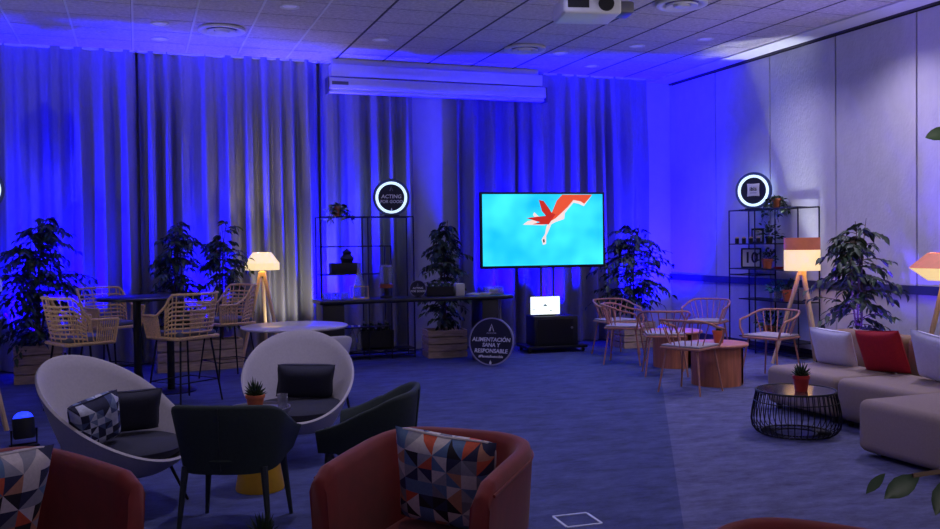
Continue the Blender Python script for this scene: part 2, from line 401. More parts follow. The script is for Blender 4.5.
def ficus_parts(root, base, h, rad, n, seed, low=.35, leaf=.085, fname='foliage', sq=1.):
    """weeping-fig: several stems, drooping twigs, folded leaves"""
    rnd = random.Random(seed); bs = MB(); bl = MB(); base = Vector(base)
    stems = []
    for k in range(4):
        a = 2*PI*k/4+rnd.uniform(-.4,.4); pts = []
        for q in range(9):
            u = q/8; r = rad*.38*u*(.6+.4*math.sin(u*3+k))
            pts.append(base+Vector((math.cos(a+u*1.2)*r*sq, math.sin(a+u*1.2)*r, h*u*(.97 if k == 0 else .78+.07*k))))
        bs.tube(pts, [.014*(1-.75*q/8) for q in range(9)], 6); stems.append(pts)
    nb = int(n*2.3)//9
    for q in range(nb):
        st = rnd.choice(stems); u = low+(1-low)*rnd.random()**.85; f = u*8; i = min(7, int(f)); p = st[i].lerp(st[i+1], f-i)
        a = rnd.uniform(0, 2*PI)
        prof = math.sin(PI*min(1, max(0.05, (u-low)/(1-low)*.8+.16)))**.7
        ln = rad*prof*rnd.uniform(.45, 1.05)
        d = Vector((math.cos(a)*sq, math.sin(a), rnd.uniform(.1,.75))); tw = [p]
        for s_ in range(1, 6):
            v = p+d*(ln*s_/5); v.z -= ln*.55*(s_/5)**2; tw.append(v)
        bs.tube(tw, [.004]*5+[.002], 4)
        for s_ in range(9):
            t = .25+.75*s_/8; f = t*5; i = min(4, int(f)); pp = tw[i].lerp(tw[i+1], f-i)
            dd = (tw[i+1]-tw[i]).normalized()
            sd = dd.cross(Vector((0,0,1))).normalized()*(1 if s_ % 2 else -1)
            L = leaf*rnd.uniform(.75, 1.25)
            leafgeo(bl, pp, dd*.8+sd*.8+Vector((0,0,rnd.uniform(-.7,.2))), L, L*.48, rnd)
    bs.build('stem', 'stem', root); bl.build(fname, 'leaf', root, ang=180)

def crate_parts(root, w, d, h, n=4, gap=.012):
    b = MB(); sh = (h-gap*(n-1))/n
    for k in range(n):
        z = sh/2+k*(sh+gap)
        for sy in (-1, 1): b.box((0, sy*(d/2-.01), z), (w, .02, sh), bev=.003, seg=1)
        for sx in (-1, 1): b.box((sx*(w/2-.01), 0, z), (.02, d-.042, sh), bev=.003, seg=1)
    b.box((0,0,.02), (w-.05, d-.05, .02))
    b.build('crate', 'slat', root)
    for sx in (-1,1):
        for sy in (-1,1):
            b = MB(); b.box((sx*(w/2-.04), sy*(d/2-.04), h/2), (.035,.035,h-.01)); b.build('corner_post', 'slat', root, smooth=False)
    b = MB(); b.box((0,0,h-.06), (w-.05, d-.05, .04)); b.build('soil', 'soil', root, smooth=False)

t = thing('ficus_plant', 'large dark bushy fig tree in the blue left corner behind the rattan stools', 'plant', (-1.06, 11.36, 0))
crate_parts(t, .5, .45, .42); ficus_parts(t, (0,0,.38), 1.5, .60, 760, 21, low=.02)
t = thing('ficus_planter', 'long wooden crate planter with two fig trees behind the right rattan stools', 'planter', (.68, 11.62, 0), R(4))
crate_parts(t, 1.0, .36, .36, 3); ficus_parts(t, (-.25,0,.33), 1.5, .42, 400, 33, low=.1); ficus_parts(t, (.28,0,.33), 1.46, .4, 380, 34, low=.1)
t = thing('ficus_plant', 'slim fig tree in a slatted wood crate between the buffet table and curtain', 'plant', (3.8, 11.5, 0), R(-6))
crate_parts(t, .52, .42, .36); ficus_parts(t, (0,0,.33), 1.48, .36, 560, 41, low=.04)
t = thing('ficus_plant', 'fig tree in a wood crate in the blue corner right of the television', 'plant', (6.55, 11.35, 0))
crate_parts(t, .5, .42, .36); ficus_parts(t, (0,0,.33), 1.4, .62, 560, 52, low=.15)
t = thing('ficus_plant', 'tall leafy fig tree behind the sofa between the two wall lamps', 'plant', (7.02, 7.52, 0))
crate_parts(t, .45, .42, .36); ficus_parts(t, (0,0,.33), 1.38, .46, 380, 64, low=.05, leaf=.095)

# foreground plant whose twigs reach in at the right edge
t = thing('ficus_plant', 'near fig plant reaching dark leaves in at the right edge of the photo', 'plant', (2.12, 1.28, 0))
crate_parts(t, .38, .38, .36)
ficus_parts(t, (.02,-.05,.33), 1.5, .3, 220, 71, low=.3)
b = MB(); bl = MB(); rnd = random.Random(5); O = Vector((2.12,1.28,0))
def twig(pts, r=.005): b.tube([Vector(p)-O for p in pts], r, 6)
def lf(p, q, w):
    view = (Vector(p)-Vector((0,0,1.5))).normalized(); p = Vector(p)-O; q = Vector(q)-O; d = q-p
    side = (d.normalized().cross(view)+view*.35).normalized(); nrm = side.cross(d.normalized())
    rows = [(0,0),(.12,.22),(.3,.42),(.5,.5),(.7,.4),(.86,.2)]; vs = []; fs = []
    for t_, h_ in rows:
        for k_ in (-1,0,1): vs.append(p+d*t_+side*(w*h_*k_)+nrm*(abs(k_)*.12*w))
    vs.append(q)
    for i_ in range(5):
        for k_ in (0,1): a_ = i_*3+k_; fs.append((a_, a_+1, a_+4, a_+3))
    fs += [(15,16,18),(16,17,18)]
    bl.add(vs, fs)
twig([(2.12,1.25,.8),(1.85,1.36,.95),(1.60,1.42,1.02),(1.50,1.46,1.005)])
twig([(2.1,1.3,1.4),(1.85,1.38,1.62),(1.66,1.43,1.74),(1.58,1.46,1.72)])
lf((1.515,1.455,1.005), (1.448,1.485,.955), .045); lf((1.462,1.495,.985+.02), (1.415,1.50,.965), .022)
lf((1.575,1.43,1.0), (1.545,1.445,.92), .045); lf((1.60,1.42,1.02), (1.59,1.44,.93), .04)
low_spray = bl; bl = MB()
lf((1.60,1.45,1.72), (1.545,1.47,1.705), .03); lf((1.66,1.43,1.74),(1.63,1.45,1.68), .035)
b.build('twig', 'stem', t); low_spray.build('leaf_spray', 'leaf', t, ang=180); bl.build('leaf_spray', 'leaf', t, ang=180)

# ------------------------------------------------------------------ small potted plants
def pot(name, label, loc, r, h, m, ph, kind='succulent', seed=1, group=None):
    t = thing(name, label, 'potted plant', loc, 0, group)
    b = MB(); b.lathe([(0,0),(r*.72,0),(r*.95,h*.78),(r*1.05,h*.78),(r*1.05,h),(r*.9,h),(r*.86,h*.85),(0,h*.85)], 24); b.build('pot', m, t)
    rnd = random.Random(seed); b = MB()
    if kind == 'succulent':
        for k in range(34):
            a = k*2.4; e = .25+1.2*(k/34); d = Vector((math.cos(a)*math.cos(e), math.sin(a)*math.cos(e), math.sin(e)))
            L = ph*(.6+.4*(k/34))*rnd.uniform(.85,1.1); p = Vector((0,0,h*.85))
            b.tube([p, p+d*L*.5, p+d*L], [r*.13, r*.12, r*.01], 5)
    elif kind == 'bush':
        for k in range(90):
            a = rnd.uniform(0,6.28); e = rnd.uniform(-.2,1.4); d = Vector((math.cos(a)*math.cos(e), math.sin(a)*math.cos(e), math.sin(e)))
            p = Vector((0,0,h*.9))+d*ph*rnd.uniform(.2,.9)
            leafgeo(b, p, d+Vector((rnd.uniform(-.5,.5),rnd.uniform(-.5,.5),0)), ph*.34, ph*.16, rnd)
    elif kind == 'trail':
        leaf_ = .075
        for k in range(13):
            a = rnd.uniform(0,6.28); p0 = Vector((0,0,h)); d = Vector((math.cos(a), math.sin(a)*.5, .5)); tw = []
            L = ph*rnd.uniform(.6,1.2)
            for q in range(8):
                u = q/7; v = p0+d*(L*u*.7); v.z -= L*1.1*u*u; tw.append(v)
            b.tube(tw, .003, 4)
            for q in range(12):
                v = tw[min(7, 1+q//2)]; leafgeo(b, v, Vector((rnd.uniform(-1,1),rnd.uniform(-1,1),rnd.uniform(-.4,.5))), leaf_, leaf_*.6, rnd, mi=1 if k % 3 == 0 else 0)
    b.build('foliage', ['leaf','leaf_pale'] if kind == 'trail' else ('teal' if kind == 'teal' else 'leaf'), t, ang=60)
    b = MB(); b.lathe([(0,h*.9),(r*.86,h*.87),(r*.8,h*.84)], 20); b.build('soil', 'soil', t)
    return t

# ------------------------------------------------------------------ chairs
def ushape(Rx, Ry, L, n, pw=2.6):
    pts = []; na = max(3, n//4); nb = n-2*na
    for i in range(na): pts.append((-Rx, L-L*i/na))
    for i in range(nb+1):
        a = PI*i/nb; c, s_ = math.cos(a), math.sin(a)
        pts.append((-Rx*math.copysign(abs(c)**(2/pw), c), -Ry*abs(s_)**(2/pw)))
    for i in range(1, na+1): pts.append((Rx, L*i/na))
    return pts
def tub_shell(Rx, Ry, L, zb, zback, ztip, th, flare=.06, pw=2.6, n=56, zbt=None, curve=1.):
    """upholstered wrap-around shell, open to +Y"""
    P = ushape(Rx, Ry, L, n, pw); N = len(P); zbt = zb if zbt is None else zbt
    prof = [(0,0),(0,.3),(0,.6),(0,.93),(.18,.985),(.5,1.),(.82,.985),(1,.93),(1,.5),(1,.0)]
    def fn(i, j):
        x, y = P[i]; u, v = prof[j]
        xa, ya = P[max(0,i-1)]; xb, yb = P[min(N-1,i+1)]; tx, ty = xb-xa, yb-ya; l = math.hypot(tx, ty) or 1
        nx, ny = -ty/l, tx/l                                   # inward
        k = sm((L-y)/(L+Ry)) if curve == 1 else max(0,min(1,(L-y)/(L+Ry)))**curve
        zt = ztip+(zback-ztip)*k; z0 = zbt+(zb-zbt)*k
        z = z0+(zt-z0)*v; fl = flare*(v-.5)
        e = .5-abs(u-.5) if False else 0
        # rounded arm ends
        endd = min(i, N-1-i)
        if endd < 3: z = z0+(zt-z0)*v*(1-.02*(3-endd))
        return (x*(1+fl*1.2)+nx*th*u, y+(fl*.9*(-1 if y < 0 else 0))*Ry+ny*th*u, z)
    b = MB(); b.grid(fn, N, len(prof), cv=True)
    K = len(prof); b.f.append(tuple(range(K))); b.f.append(tuple((N-1)*K+j for j in range(K))[::-1]); b.mi += [0,0]
    return b
def taper_leg(p0, p1, r0, r1, seg=8):
    b = MB(); b.tube([p0, p1], [r0, r1], seg); return b

def rest_pillow(w, h, t, n=8, k=4, pattern=None, seed=0, pal=8):
    """plump cushion standing in XZ, origin at its foot"""
    b = MB(); rnd = random.Random(seed); N = n*k
    def pt(i, j, s):
        u, v = 2*i/N-1, 2*j/N-1
        f = (max(0, 1-u**4)*max(0, 1-v**4))**.55
        pinch = 1-.07*(1-abs(v)**1.5)*abs(u)**6; pv = 1-.07*(1-abs(u)**1.5)*abs(v)**6
        return (w/2*u*pinch, s*t/2*f, h/2+h/2*v*pv)
    for s in (-1, 1):
        idx = {}; vs = []
        for i in range(N+1):
            for j in range(N+1): idx[i,j] = len(vs); vs.append(pt(i, j, s))
        fs = []; mi = []
        for ci in range(n):
            for cj in range(n):
                flip = (ci+cj) % 2
                c = [rnd.randrange(pal), rnd.randrange(pal)]
                for a in range(k):
                    for d in range(k):
                        i, j = ci*k+a, cj*k+d; q = (idx[i,j], idx[i+1,j], idx[i+1,j+1], idx[i,j+1])
                        if not pattern: fs.append(q); mi.append(0); continue
                        if flip:
                            if a == d: fs += [(q[0],q[1],q[2]), (q[0],q[2],q[3])]; mi += [c[0], c[1]]
                            else: fs.append(q); mi.append(c[0] if a > d else c[1])
                        else:
                            if a+d == k-1: fs += [(q[0],q[1],q[3]), (q[1],q[2],q[3])]; mi += [c[0], c[1]]
                            else: fs.append(q); mi.append(c[0] if a+d < k-1 else c[1])
        o = len(b.v); b.v += vs; b.f += [tuple(o+x for x in f) for f in fs]; b.mi += mi
    return b
def cushion(label, loc, rz, tilt, w, h, t, m, pattern=None, seed=0, roll=0, piping=None, group=None, name='cushion'):
    b = rest_pillow(w, h, t, n=7 if pattern else 8, pattern=pattern, seed=seed, pal=len(m) if isinstance(m, list) else 1)
    root = thing(name, label, 'cushion', loc, rz, group); root.rotation_euler = (tilt, roll, rz)
    b.build('cover', m, root, ang=180)
    e = MB(); N = 64; pts = []
    for q in range(N):
        a = 2*PI*q/N; c, s_ = math.cos(a), math.sin(a); u = math.copysign(abs(c)**.22, c); v = math.copysign(abs(s_)**.22, s_)
        pinch = 1-.07*(1-abs(v)**1.5)*abs(u)**6; pv = 1-.07*(1-abs(u)**1.5)*abs(v)**6
        pts.append((w/2*u*pinch, 0, h/2+h/2*v*pv))
    e.tube(pts, .005, 6, closed=True); e.build('piping', piping or (m if isinstance(m, str) else m[0]), root)
    return root

# ---- red velvet armchairs
def red_chair(label, loc, rz):
    t = thing('armchair', label, 'armchair', loc, rz, 'red velvet tub armchairs')
    tub_shell(.345, .34, .30,   .1, .76, .70, .075, flare=.1, pw=3.2, curve=.8).build('shell', 'red', t, ang=60)
    b = MB(); b.box((0,-.0,.33), (.53,.58,.17), bev=.06, seg=4); b.build('seat_cushion', 'red', t)
    b = MB(); b.box((0,.0,.165), (.53,.56,.15), bev=.02); b.build('seat_base', 'red', t)
    for sx in (-1,1):
        for sy in (-1,1): taper_leg((sx*.24, sy*.22-.02,.11),(sx*.26, sy*.24-.02,0),.022,.014).build('leg', 'black', t)
    P = ushape(.345, .34, .26, 56, 3.2); e = MB()
    pts = []
    for x, y in P:
        k = max(0,min(1,(.30-y)/.64))**.8; q_ = .1+(.60+.06*k)*.93; pts.append((x*1.053, y+(-.0132 if y < 0 else 0), q_))
    e.tube(pts, .006, 6); e.build('piping', 'red', t)
    return t
F1 = face(-.68,-.73)
redA = red_chair('red velvet tub armchair at bottom centre with a triangle print cushion', (1.0,3.20,0), F1); redA.scale = (.95,.95,1)
redB = copy_tree(redA); redB.location = (-.44,3.44,0); redB.rotation_euler.z = face(.62,-.78); redB['label'] = 'red velvet tub armchair cut by the bottom left corner'
redC = copy_tree(redA); redC.location = (1.47,1.67,0); redC.rotation_euler.z = face(-.8,-.6); redC['label'] = 'red velvet tub armchair showing only its rounded rim at bottom right'
TRI = ['tri%d' % k for k in (0,1,2,3,4,5,6,7,0,0,1,2,4)]
cushion('triangle print cushion in the red armchair at bottom centre', (1.10,3.31,.42), F1+PI+R(4), R(19), .40,.40,.15, TRI, True, 4, R(6))
cushion('triangle print cushion in the red armchair at the bottom left corner', (-.56,3.42,.42), face(.55,-.83)+PI, R(18), .44,.44,.15, TRI, True, 9, R(3))

# ---- dark green tub chairs
def green_chair(label, loc, rz, grp='dark green tub chairs'):
    t = thing('tub_chair', label, 'chair', loc, rz, grp)
    tub_shell(.30, .27, .24, .33, .69, .51, .04, flare=.16, pw=3.0, zbt=.37, curve=1.).build('shell', 'green', t, ang=60)
    b = MB(); b.lathe([(0,.32),(.2,.32),(.27,.36),(.28,.40),(.26,.43),(0,.44)], 36, TR(0,.0,0), sy=.95); b.build('seat', 'green', t)
    for sx in (-1,1):
        for sy in (-1,1): taper_leg((sx*.22, sy*.19,.36),(sx*.255, sy*.23,0),.022,.012).build('leg', 'green_leg', t)
    b = MB(); b.tube([(0,-.256,.35),(0,-.272,.5),(0,-.290,.675)], .0035, 5); b.build('seam', 'green_leg', t)
    return t
gA = green_chair('dark green tub chair seen from behind, in front of the yellow table', (.47,5.02,0), face(.40,.92)); gA.scale = (.94,.94,1.0)
gB = copy_tree(gA); gB.location = (1.22,5.06,0); gB.scale = (.98,.98,1); gB.rotation_euler.z = face(-.9,.42); gB['label'] = 'dark green tub chair side on behind the red armchair at bottom centre'
# grey tub chair at the bistro table
t = thing('tub_chair', 'grey rounded chair tucked at the round bistro table by the lamp', 'chair', (1.46,8.12,0), face(-.12,.99))
tub_shell(.30, .27, .18, .34, .70, .58, .045, flare=.2, pw=2.2, zbt=.4).build('shell', 'shell', t, ang=60)
b = MB(); b.lathe([(0,.33),(.2,.33),(.25,.37),(.25,.43),(0,.45)], 30); b.build('seat', 'dark_cushion', t)
for sx in (-1,1):
    for sy in (-1,1): taper_leg((sx*.2, sy*.18,.36),(sx*.25, sy*.22,0),.016,.01).build('leg', 'black_metal', t)

# ---- cream egg lounge chairs
def lounge(label, loc, rz):
    t = thing('lounge_chair', label, 'lounge chair', loc, rz, 'cream bucket lounge chairs')
    n, k = 72, 12
    zlo, zhi = .32, .88
    def rim(a):                         # a: 0 = back (-Y), pi = front
        c = (1+math.cos(a))/2
        r = .47-.03*math.cos(a)
        x = math.sin(a)*.465*(.86+.14*c**.7); y = -math.cos(a)*(.50 if math.cos(a) > 0 else .50)-.02
        return x, y, zlo+(zhi-zlo)*c**1.05
    base = lambda a: (math.sin(a)*.23, -math.cos(a)*.23, .2)
    def prof(a, t_, ins):
        x1, y1, z1 = rim(a); x0, y0, z0 = base(a)
        bulge = t_**.78
        x = x0+(x1-x0)*bulge; y = y0+(y1-y0)*bulge; z = z0+(z1-z0)*t_**1.1
        l = math.hypot(x, y) or 1; s_ = ins
        return (x-x/l*s_, y-y/l*s_, z+ins*.35*(1-t_))
    th = .028
    T_ = [i/(k-1) for i in range(k)]
    def fn(i, j):
        a = 2*PI*i/n
        if j < k: return prof(a, T_[j], 0)
        if j == k:
            p = prof(a, 1, th/2); return (p[0], p[1], p[2]+.012)
        return prof(a, T_[2*k-j], th)
    b = MB(); b.grid(fn, n, 2*k+1, cu=True)
    K = 2*k+1
    b.f.append(tuple(i*K for i in range(n))); b.f.append(tuple(i*K+K-1 for i in range(n))); b.mi += [0,0]
    b.build('shell', 'shell', t, ang=70)
    b = MB(); b.lathe([(0,.28),(.28,.29),(.355,.33),(.38,.37),(.355,.395),(0,.41)], 44, TR(0,.03,0), sx=.93, sy=1.04); b.build('seat_cushion', 'dark_cushion', t, ang=70)
    for sx in (-1,1):
        for sy in (-1,1): taper_leg((sx*.2, sy*.2+.02,.24),(sx*.28, sy*.28+.02,0),.011,.009).build('leg', 'black_metal', t)
    return t
loE = lounge('cream bucket lounge chair at left with two cushions', (-.12,5.66,0), face(.70,-.71)); loE.scale = (.90,.90,.96)
loF = copy_tree(loE); loF.location = (1.05,6.5,0); loF.rotation_euler.z = face(-.2,-.98); loF['label'] = 'cream bucket lounge chair with one dark cushion, behind the yellow table'
cushion('blue and white brush print cushion on the left lounge chair', (-.24,5.55,.40), face(.45,-.9)+PI, R(22), .29,.30,.16, ['br1','br0','br2','br3','br1','br2'], True, 6, R(-14))
cushion('plain dark cushion beside the print one on the left lounge chair', (-.06,5.84,.40), face(.2,-.97)+PI, R(24), .32,.28,.12, 'dark_cushion')
cushion('dark oblong cushion on the lounge chair behind the yellow table', (1.12,6.66,.395), face(-.1,-1)+PI, R(24), .41,.27,.15, 'dark_cushion', roll=R(3))

# ---- rattan bar stools
def stool(label, loc, rz):
    t = thing('bar_stool', label, 'bar stool', loc, rz, 'rattan bar stools at the tall black table')
    P = ushape(.27, .25, .2, 40, 2.6); N = len(P)
    def zt(x, y): 
        k = sm(((-y)+.02)/.17); return .80+.19*k
    def at(i, f):
        x, y = P[i]; z = zt(x, y); z0 = .60; fl = 1+.12*f-.05; back = -.05*f if y < 0 else 0
        return (x*fl, y*fl+back, z0+(z-z0)*f)
    b = MB(); b.tube([at(i,1) for i in range(N)], .012, 8); b.tube([at(i,0) for i in range(N)], .011, 8)
    for i in (0, N-1): b.tube([at(i,0), at(i,.5), at(i,1)], .012, 8)
    b.tube([at(0,0), at(N-1,0)], .011, 8)
    b.build('frame', 'rattan', t)
    b = MB()
    for i in range(1, N-1): 
        if i % 2 == 0 or abs(P[i][0]) > .24: b.tube([at(i,0), at(i,.5), at(i,1)], .006, 5)
    b.build('spindles', 'rattan', t)
    b = MB()
    lo = [i for i in range(N) if P[i][1] < .01]
    for q in range(8):
        f = .12+.80*q/8; b.tube([at(i,f) for i in lo if zt(*P[i]) > .84], [.009]*len([i for i in lo if zt(*P[i]) > .84]), 5)
    b.build('weave', 'rattan', t)
    b = MB(); b.box((0,-.02,.595), (.5,.45,.03), bev=.012); b.build('seat', 'rattan', t)
    b = MB(); b.box((0,-.02,.632), (.44,.40,.045), bev=.018, seg=3); b.build('seat_pad', 'rattan_seat', t)
    for sx in (-1,1):
        for sy in (-1,1): taper_leg((sx*.18, sy*.17-.02,.585),(sx*.25, sy*.24-.02,0),.010,.009).build('leg', 'black_metal', t)
    t.scale = (1,1,1.06)
    b = MB(); r = .228; b.tube([(-r,-r-.01,.2),(r,-r-.01,.2),(r,r-.04,.2),(-r,r-.04,.2)], .006, 6, closed=True); b.build('footrest', 'black_metal', t)
    return t
stA = stool('rattan bar stool left of the tall black table, nearest the left edge', (-.50,9.15,0), face(.9,.45))
def st(x, y, d, lab):
    o = copy_tree(stA); o.location = (x, y, 0); o.rotation_euler.z = face(*d); o['label'] = lab
st(-.30,10.75,(.6,-.8),'rattan bar stool at the far side of the tall black table, near the blue curtain')
st(.39,9.25,(-.6,.8),'rattan bar stool in front of the tall black table, back to the camera')
st(.92,10.62,(-.9,-.35),'rattan bar stool by the long wooden planter, right of the tall table')

# tall table: two posts, each on a round foot, under one oval top
t = thing('bar_table', 'tall black oval bar table on two posts between the rattan stools', 'table', (-.02,9.88,0))
b = MB(); b.lathe([(0,.965),(.44,.965),(.455,.975),(.455,.99),(.44,1.0),(0,1.0)], 48, TR(.06,-.02,0) @ RZ(R(30)), sx=1, sy=.9); b.build('table_top', 'black_table', t)
for (x, y) in ((.0,-.14),(.32,.08)):
    b = MB(); b.lathe([(.038,.02),(.038,.965)], 20, TR(x,y,0)); b.build('post', 'black_metal', t)
for (x, y) in ((.0,-.14),(.32,.08)):
    b = MB(); b.lathe([(0,0),(.25,0),(.25,.01),(.06,.024),(0,.024)], 32, TR(x,y,0)); b.build('foot_plate', 'black_metal', t)

# ------------------------------------------------------------------ tables in the lounge
t = thing('bistro_table', 'round pale topped bistro table in front of the glowing tripod lamp', 'table', (1.38,8.68,0))
b = MB(); b.lathe([(0,.715),(.49,.715),(.5,.725),(.5,.735),(.49,.74),(0,.74)], 56); b.build('table_top', 'glasstop', t)
b = MB(); b.lathe([(.03,.02),(.03,.715)], 18); b.build('column', 'black_metal', t)
b = MB(); b.lathe([(0,0),(.24,0),(.24,.012),(.05,.03),(0,.03)], 32); b.build('foot_plate', 'black_metal', t)

def conic(label, loc):
    t = thing('side_table', label, 'side table', loc, 0, 'yellow cone tables')
    b = MB(); b.lathe([(0,0),(.145,0),(.148,.01),(.07,.47),(0,.47)], 40); b.build('cone_base', 'yellow', t)
    b = MB(); b.lathe([(0,.47),(.18,.47),(.195,.485),(.195,.505),(.185,.505),(.18,.492),(0,.49)], 44); b.build('tray_top', 'grey_metal', t)
    return t
tY = conic('small yellow cone table with a black tray top between the lounge chairs', (.68,5.72,0))
tY2 = copy_tree(tY); tY2.location = (.42,3.42,0); tY2.scale = (1,1,.7); tY2['label'] = 'low yellow cone table below the bottom edge between the red armchairs'
pot('potted_succulent', 'small succulent in a terracotta pot on the yellow table', (.665,5.76,.492), .058, .085, 'terracotta', .12, seed=2)
pot('potted_succulent', 'small succulent poking up at the bottom edge between red armchairs', (.415,3.44,.345), .05, .07, 'terracotta', .11, seed=3)
b = MB(); b.lathe([(0,0),(.028,0),(.033,.09),(.030,.09),(.026,.006),(0,.006)], 20); o = b.build('drinking_glass', 'glass'); o.location = (.82,5.68,.492); tag(o, 'small clear glass at the edge of the yellow table', 'glass')

# basket coffee table
t = thing('basket_table', 'round black wire basket coffee table in front of the sofa', 'coffee table', (4.72,5.72,0)); t.scale = (1.08,1.08,1.0)
b = MB(); b.lathe([(0,.325),(.262,.325),(.265,.333),(.262,.338),(0,.338)], 56); b.build('table_top', 'mirror_top', t)
b = MB(); 
for r, z, q in ((.272,.335,.008),(.29,.26,.004),(.245,.012,.007),(.14,.008,.005)):
    b.tube([(r*math.cos(2*PI*i/56), r*math.sin(2*PI*i/56), z) for i in range(56)], q, 6, closed=True)
b.build('ring', 'black_metal', t)
b = MB()
for i in range(44):
    a = 2*PI*i/44; prof = [(.27,.33),(.282,.27),(.30,.18),(.306,.11),(.298,.06),(.275,.025),(.245,.011),(.14,.008)]
    b.tube([(r*math.cos(a), r*math.sin(a), z) for r, z in prof], .0036, 5)
b.build('wire_cage', 'black_metal', t)
pot('potted_succulent', 'spiky succulent in a red pot on the wire basket table', (4.72,5.66,.338), .062, .12, 'redpot', .13, seed=8)

# café tables with a curved wood drum base
def drum(label, loc, rz):
    t = thing('drum_table', label, 'table', loc, rz, 'wooden drum tables')
    b = MB(); b.lathe([(0,.40),(.31,.40),(.317,.408),(.317,.420),(.31,.428),(0,.428)], 52); b.build('table_top', 'woodtop', t)
    for k, (a0, a1) in enumerate(((R(-64),R(100)),(R(116),R(282)))):
        b = MB(); b.lathe([(.245,0),(.262,0),(.262,.40),(.245,.40),(.245,0)], 26, None, a0, a1); b.build('curved_panel', 'wood', t)
    b = MB(); b.lathe([(.06,0),(.06,.40)], 16); b.build('core', 'black', t)
    return t
dA = drum('wooden drum table with a potted plant on top, nearer the sofa', (5.63,8.03,0), R(200))
dB = copy_tree(dA); dB.location = (5.98,9.36,0); dB.rotation_euler.z = R(170); dB['label'] = 'wooden drum table farther back between the rod chairs'
pot('potted_succulent', 'small plant in a terracotta pot on the nearer drum table', (5.63,8.0,.428), .062, .13, 'terracotta', .06, seed=12)

# rod chairs
def rodchair(label, loc, rz):
    t = thing('rod_chair', label, 'chair', loc, rz, 'copper coloured rod chairs')
    b = MB(); b.box((0,0,.44), (.44,.43,.022), bev=.01); b.build('seat', 'copper', t)
    b = MB(); b.box((0,0,.462), (.42,.40,.024), bev=.011); b.build('seat_pad', 'seatpad', t)
    P = ushape(.27, .25, .1, 40, 2.1); N = len(P); pts = []
    for i, (x, y) in enumerate(P):
        k = sm((.1-y)/.3); pts.append((x*1.03, y-.03*k, .64+.08*k))
    arm = [( -.21,.18,.44), (-.25,.2,.54), (-.275,.17,.62)]
    hoop = arm+pts+[(-x, y, z) for x, y, z in arm[::-1]]
    b = MB(); b.tube(hoop, .0115, 8); b.build('hoop', 'copper', t)
    for q in range(9):
        a = -1.15+2.3*q/8
        i = min(range(N), key=lambda j: abs(math.atan2(pts[j][0], -pts[j][1])-a) if pts[j][1] < .0 else 9)
        x, y, z = pts[i]; b = MB(); b.tube([(math.sin(a)*.19, -math.cos(a)*.19, .445), (x, y, z)], .006, 6); b.build('spindle', 'copper', t)
    for sx in (-1,1):
        for sy in (-1,1): taper_leg((sx*.17, sy*.16,.435),(sx*.23, sy*.22,0),.011,.009).build('leg', 'copper', t)
    return t
rc = rodchair('copper rod chair right of the television, its seat edge nearest the floor sign', (5.58,9.86,0), face(.75,-.6))
def rcp(x, y, d, lab):
    o = copy_tree(rc); o.location = (x, y, 0); o.rotation_euler.z = face(*d); o['label'] = lab
rcp(5.88,10.62,(.1,-1),'copper rod chair behind the farther drum table, next to the crate plant')
rcp(5.50,8.83,(.45,.9),'copper rod chair between the two drum tables')
rcp(5.10,7.72,(.9,.45),'copper rod chair in front of the nearer drum table, its back to the open floor')
rcp(6.38,8.12,(-.95,-.3),'copper rod chair between the nearer drum table and the banded drum lamp')
rcp(6.85,9.98,(-.8,-.6),'copper rod chair farthest back in the blue corner by the steel rack')

# ------------------------------------------------------------------ sofa
def sofa_mod(label, y0, y1, grp='taupe sofa modules'):
    t = thing('sofa_module', label, 'sofa', (5.7,(y0+y1)/2,0), 0, grp); w = y1-y0-.012
    b = MB(); b.box((-.13,0,.215), (.72,w,.33), bev=.06, seg=5); b.build('seat', 'sofa', t, ang=60)
    b = MB(); b.box((.345,0,.36), (.22,w,.62), bev=.06, seg=5); b.build('backrest', 'sofaback', t, ang=60)
    for sx in (-.4,.38):
        for sy in (-1,1):
            b = MB(); b.lathe([(.02,0),(.025,.065)], 12, TR(sx,sy*(w/2-.08),0)); b.build('foot', 'black', t)
    return t
sofa_mod('far taupe sofa module with a white cushion leaning at its end', 5.86, 6.72)
sofa_mod('middle taupe sofa module with the red cushion, behind the chaise block', 4.99, 5.86)
t = thing('sofa_chaise', 'large taupe chaise block of the sofa nearest the camera at right', 'sofa', (5.36,4.46,0))
b = MB(); b.box((0,0,.21), (1.46,1.08,.36), bev=.06, seg=5); b.build('seat', 'sofa', t, ang=60)
for sx in (-.6,.6):
    for sy in (-.42,.42):
        b = MB(); b.lathe([(.02,0),(.025,.045)], 12, TR(sx,sy,0)); b.build('foot', 'black', t)
cushion('pale lilac white cushion leaning at the far end of the sofa', (5.80,6.48,.375), face(-1,-.3)+PI, R(26), .40,.36,.14, 'white_cushion', roll=R(4))
cushion('crimson cushion in the middle of the sofa back', (5.84,5.93,.375), face(-1,-.15)+PI, R(20), .42,.38,.14, 'red_cushion', roll=R(-4))
cushion('pale lilac white cushion at the right edge of the photo on the sofa', (5.80,5.34,.375), face(-1,-.1)+PI, R(24), .44,.42,.14, 'white_cushion', roll=R(8))

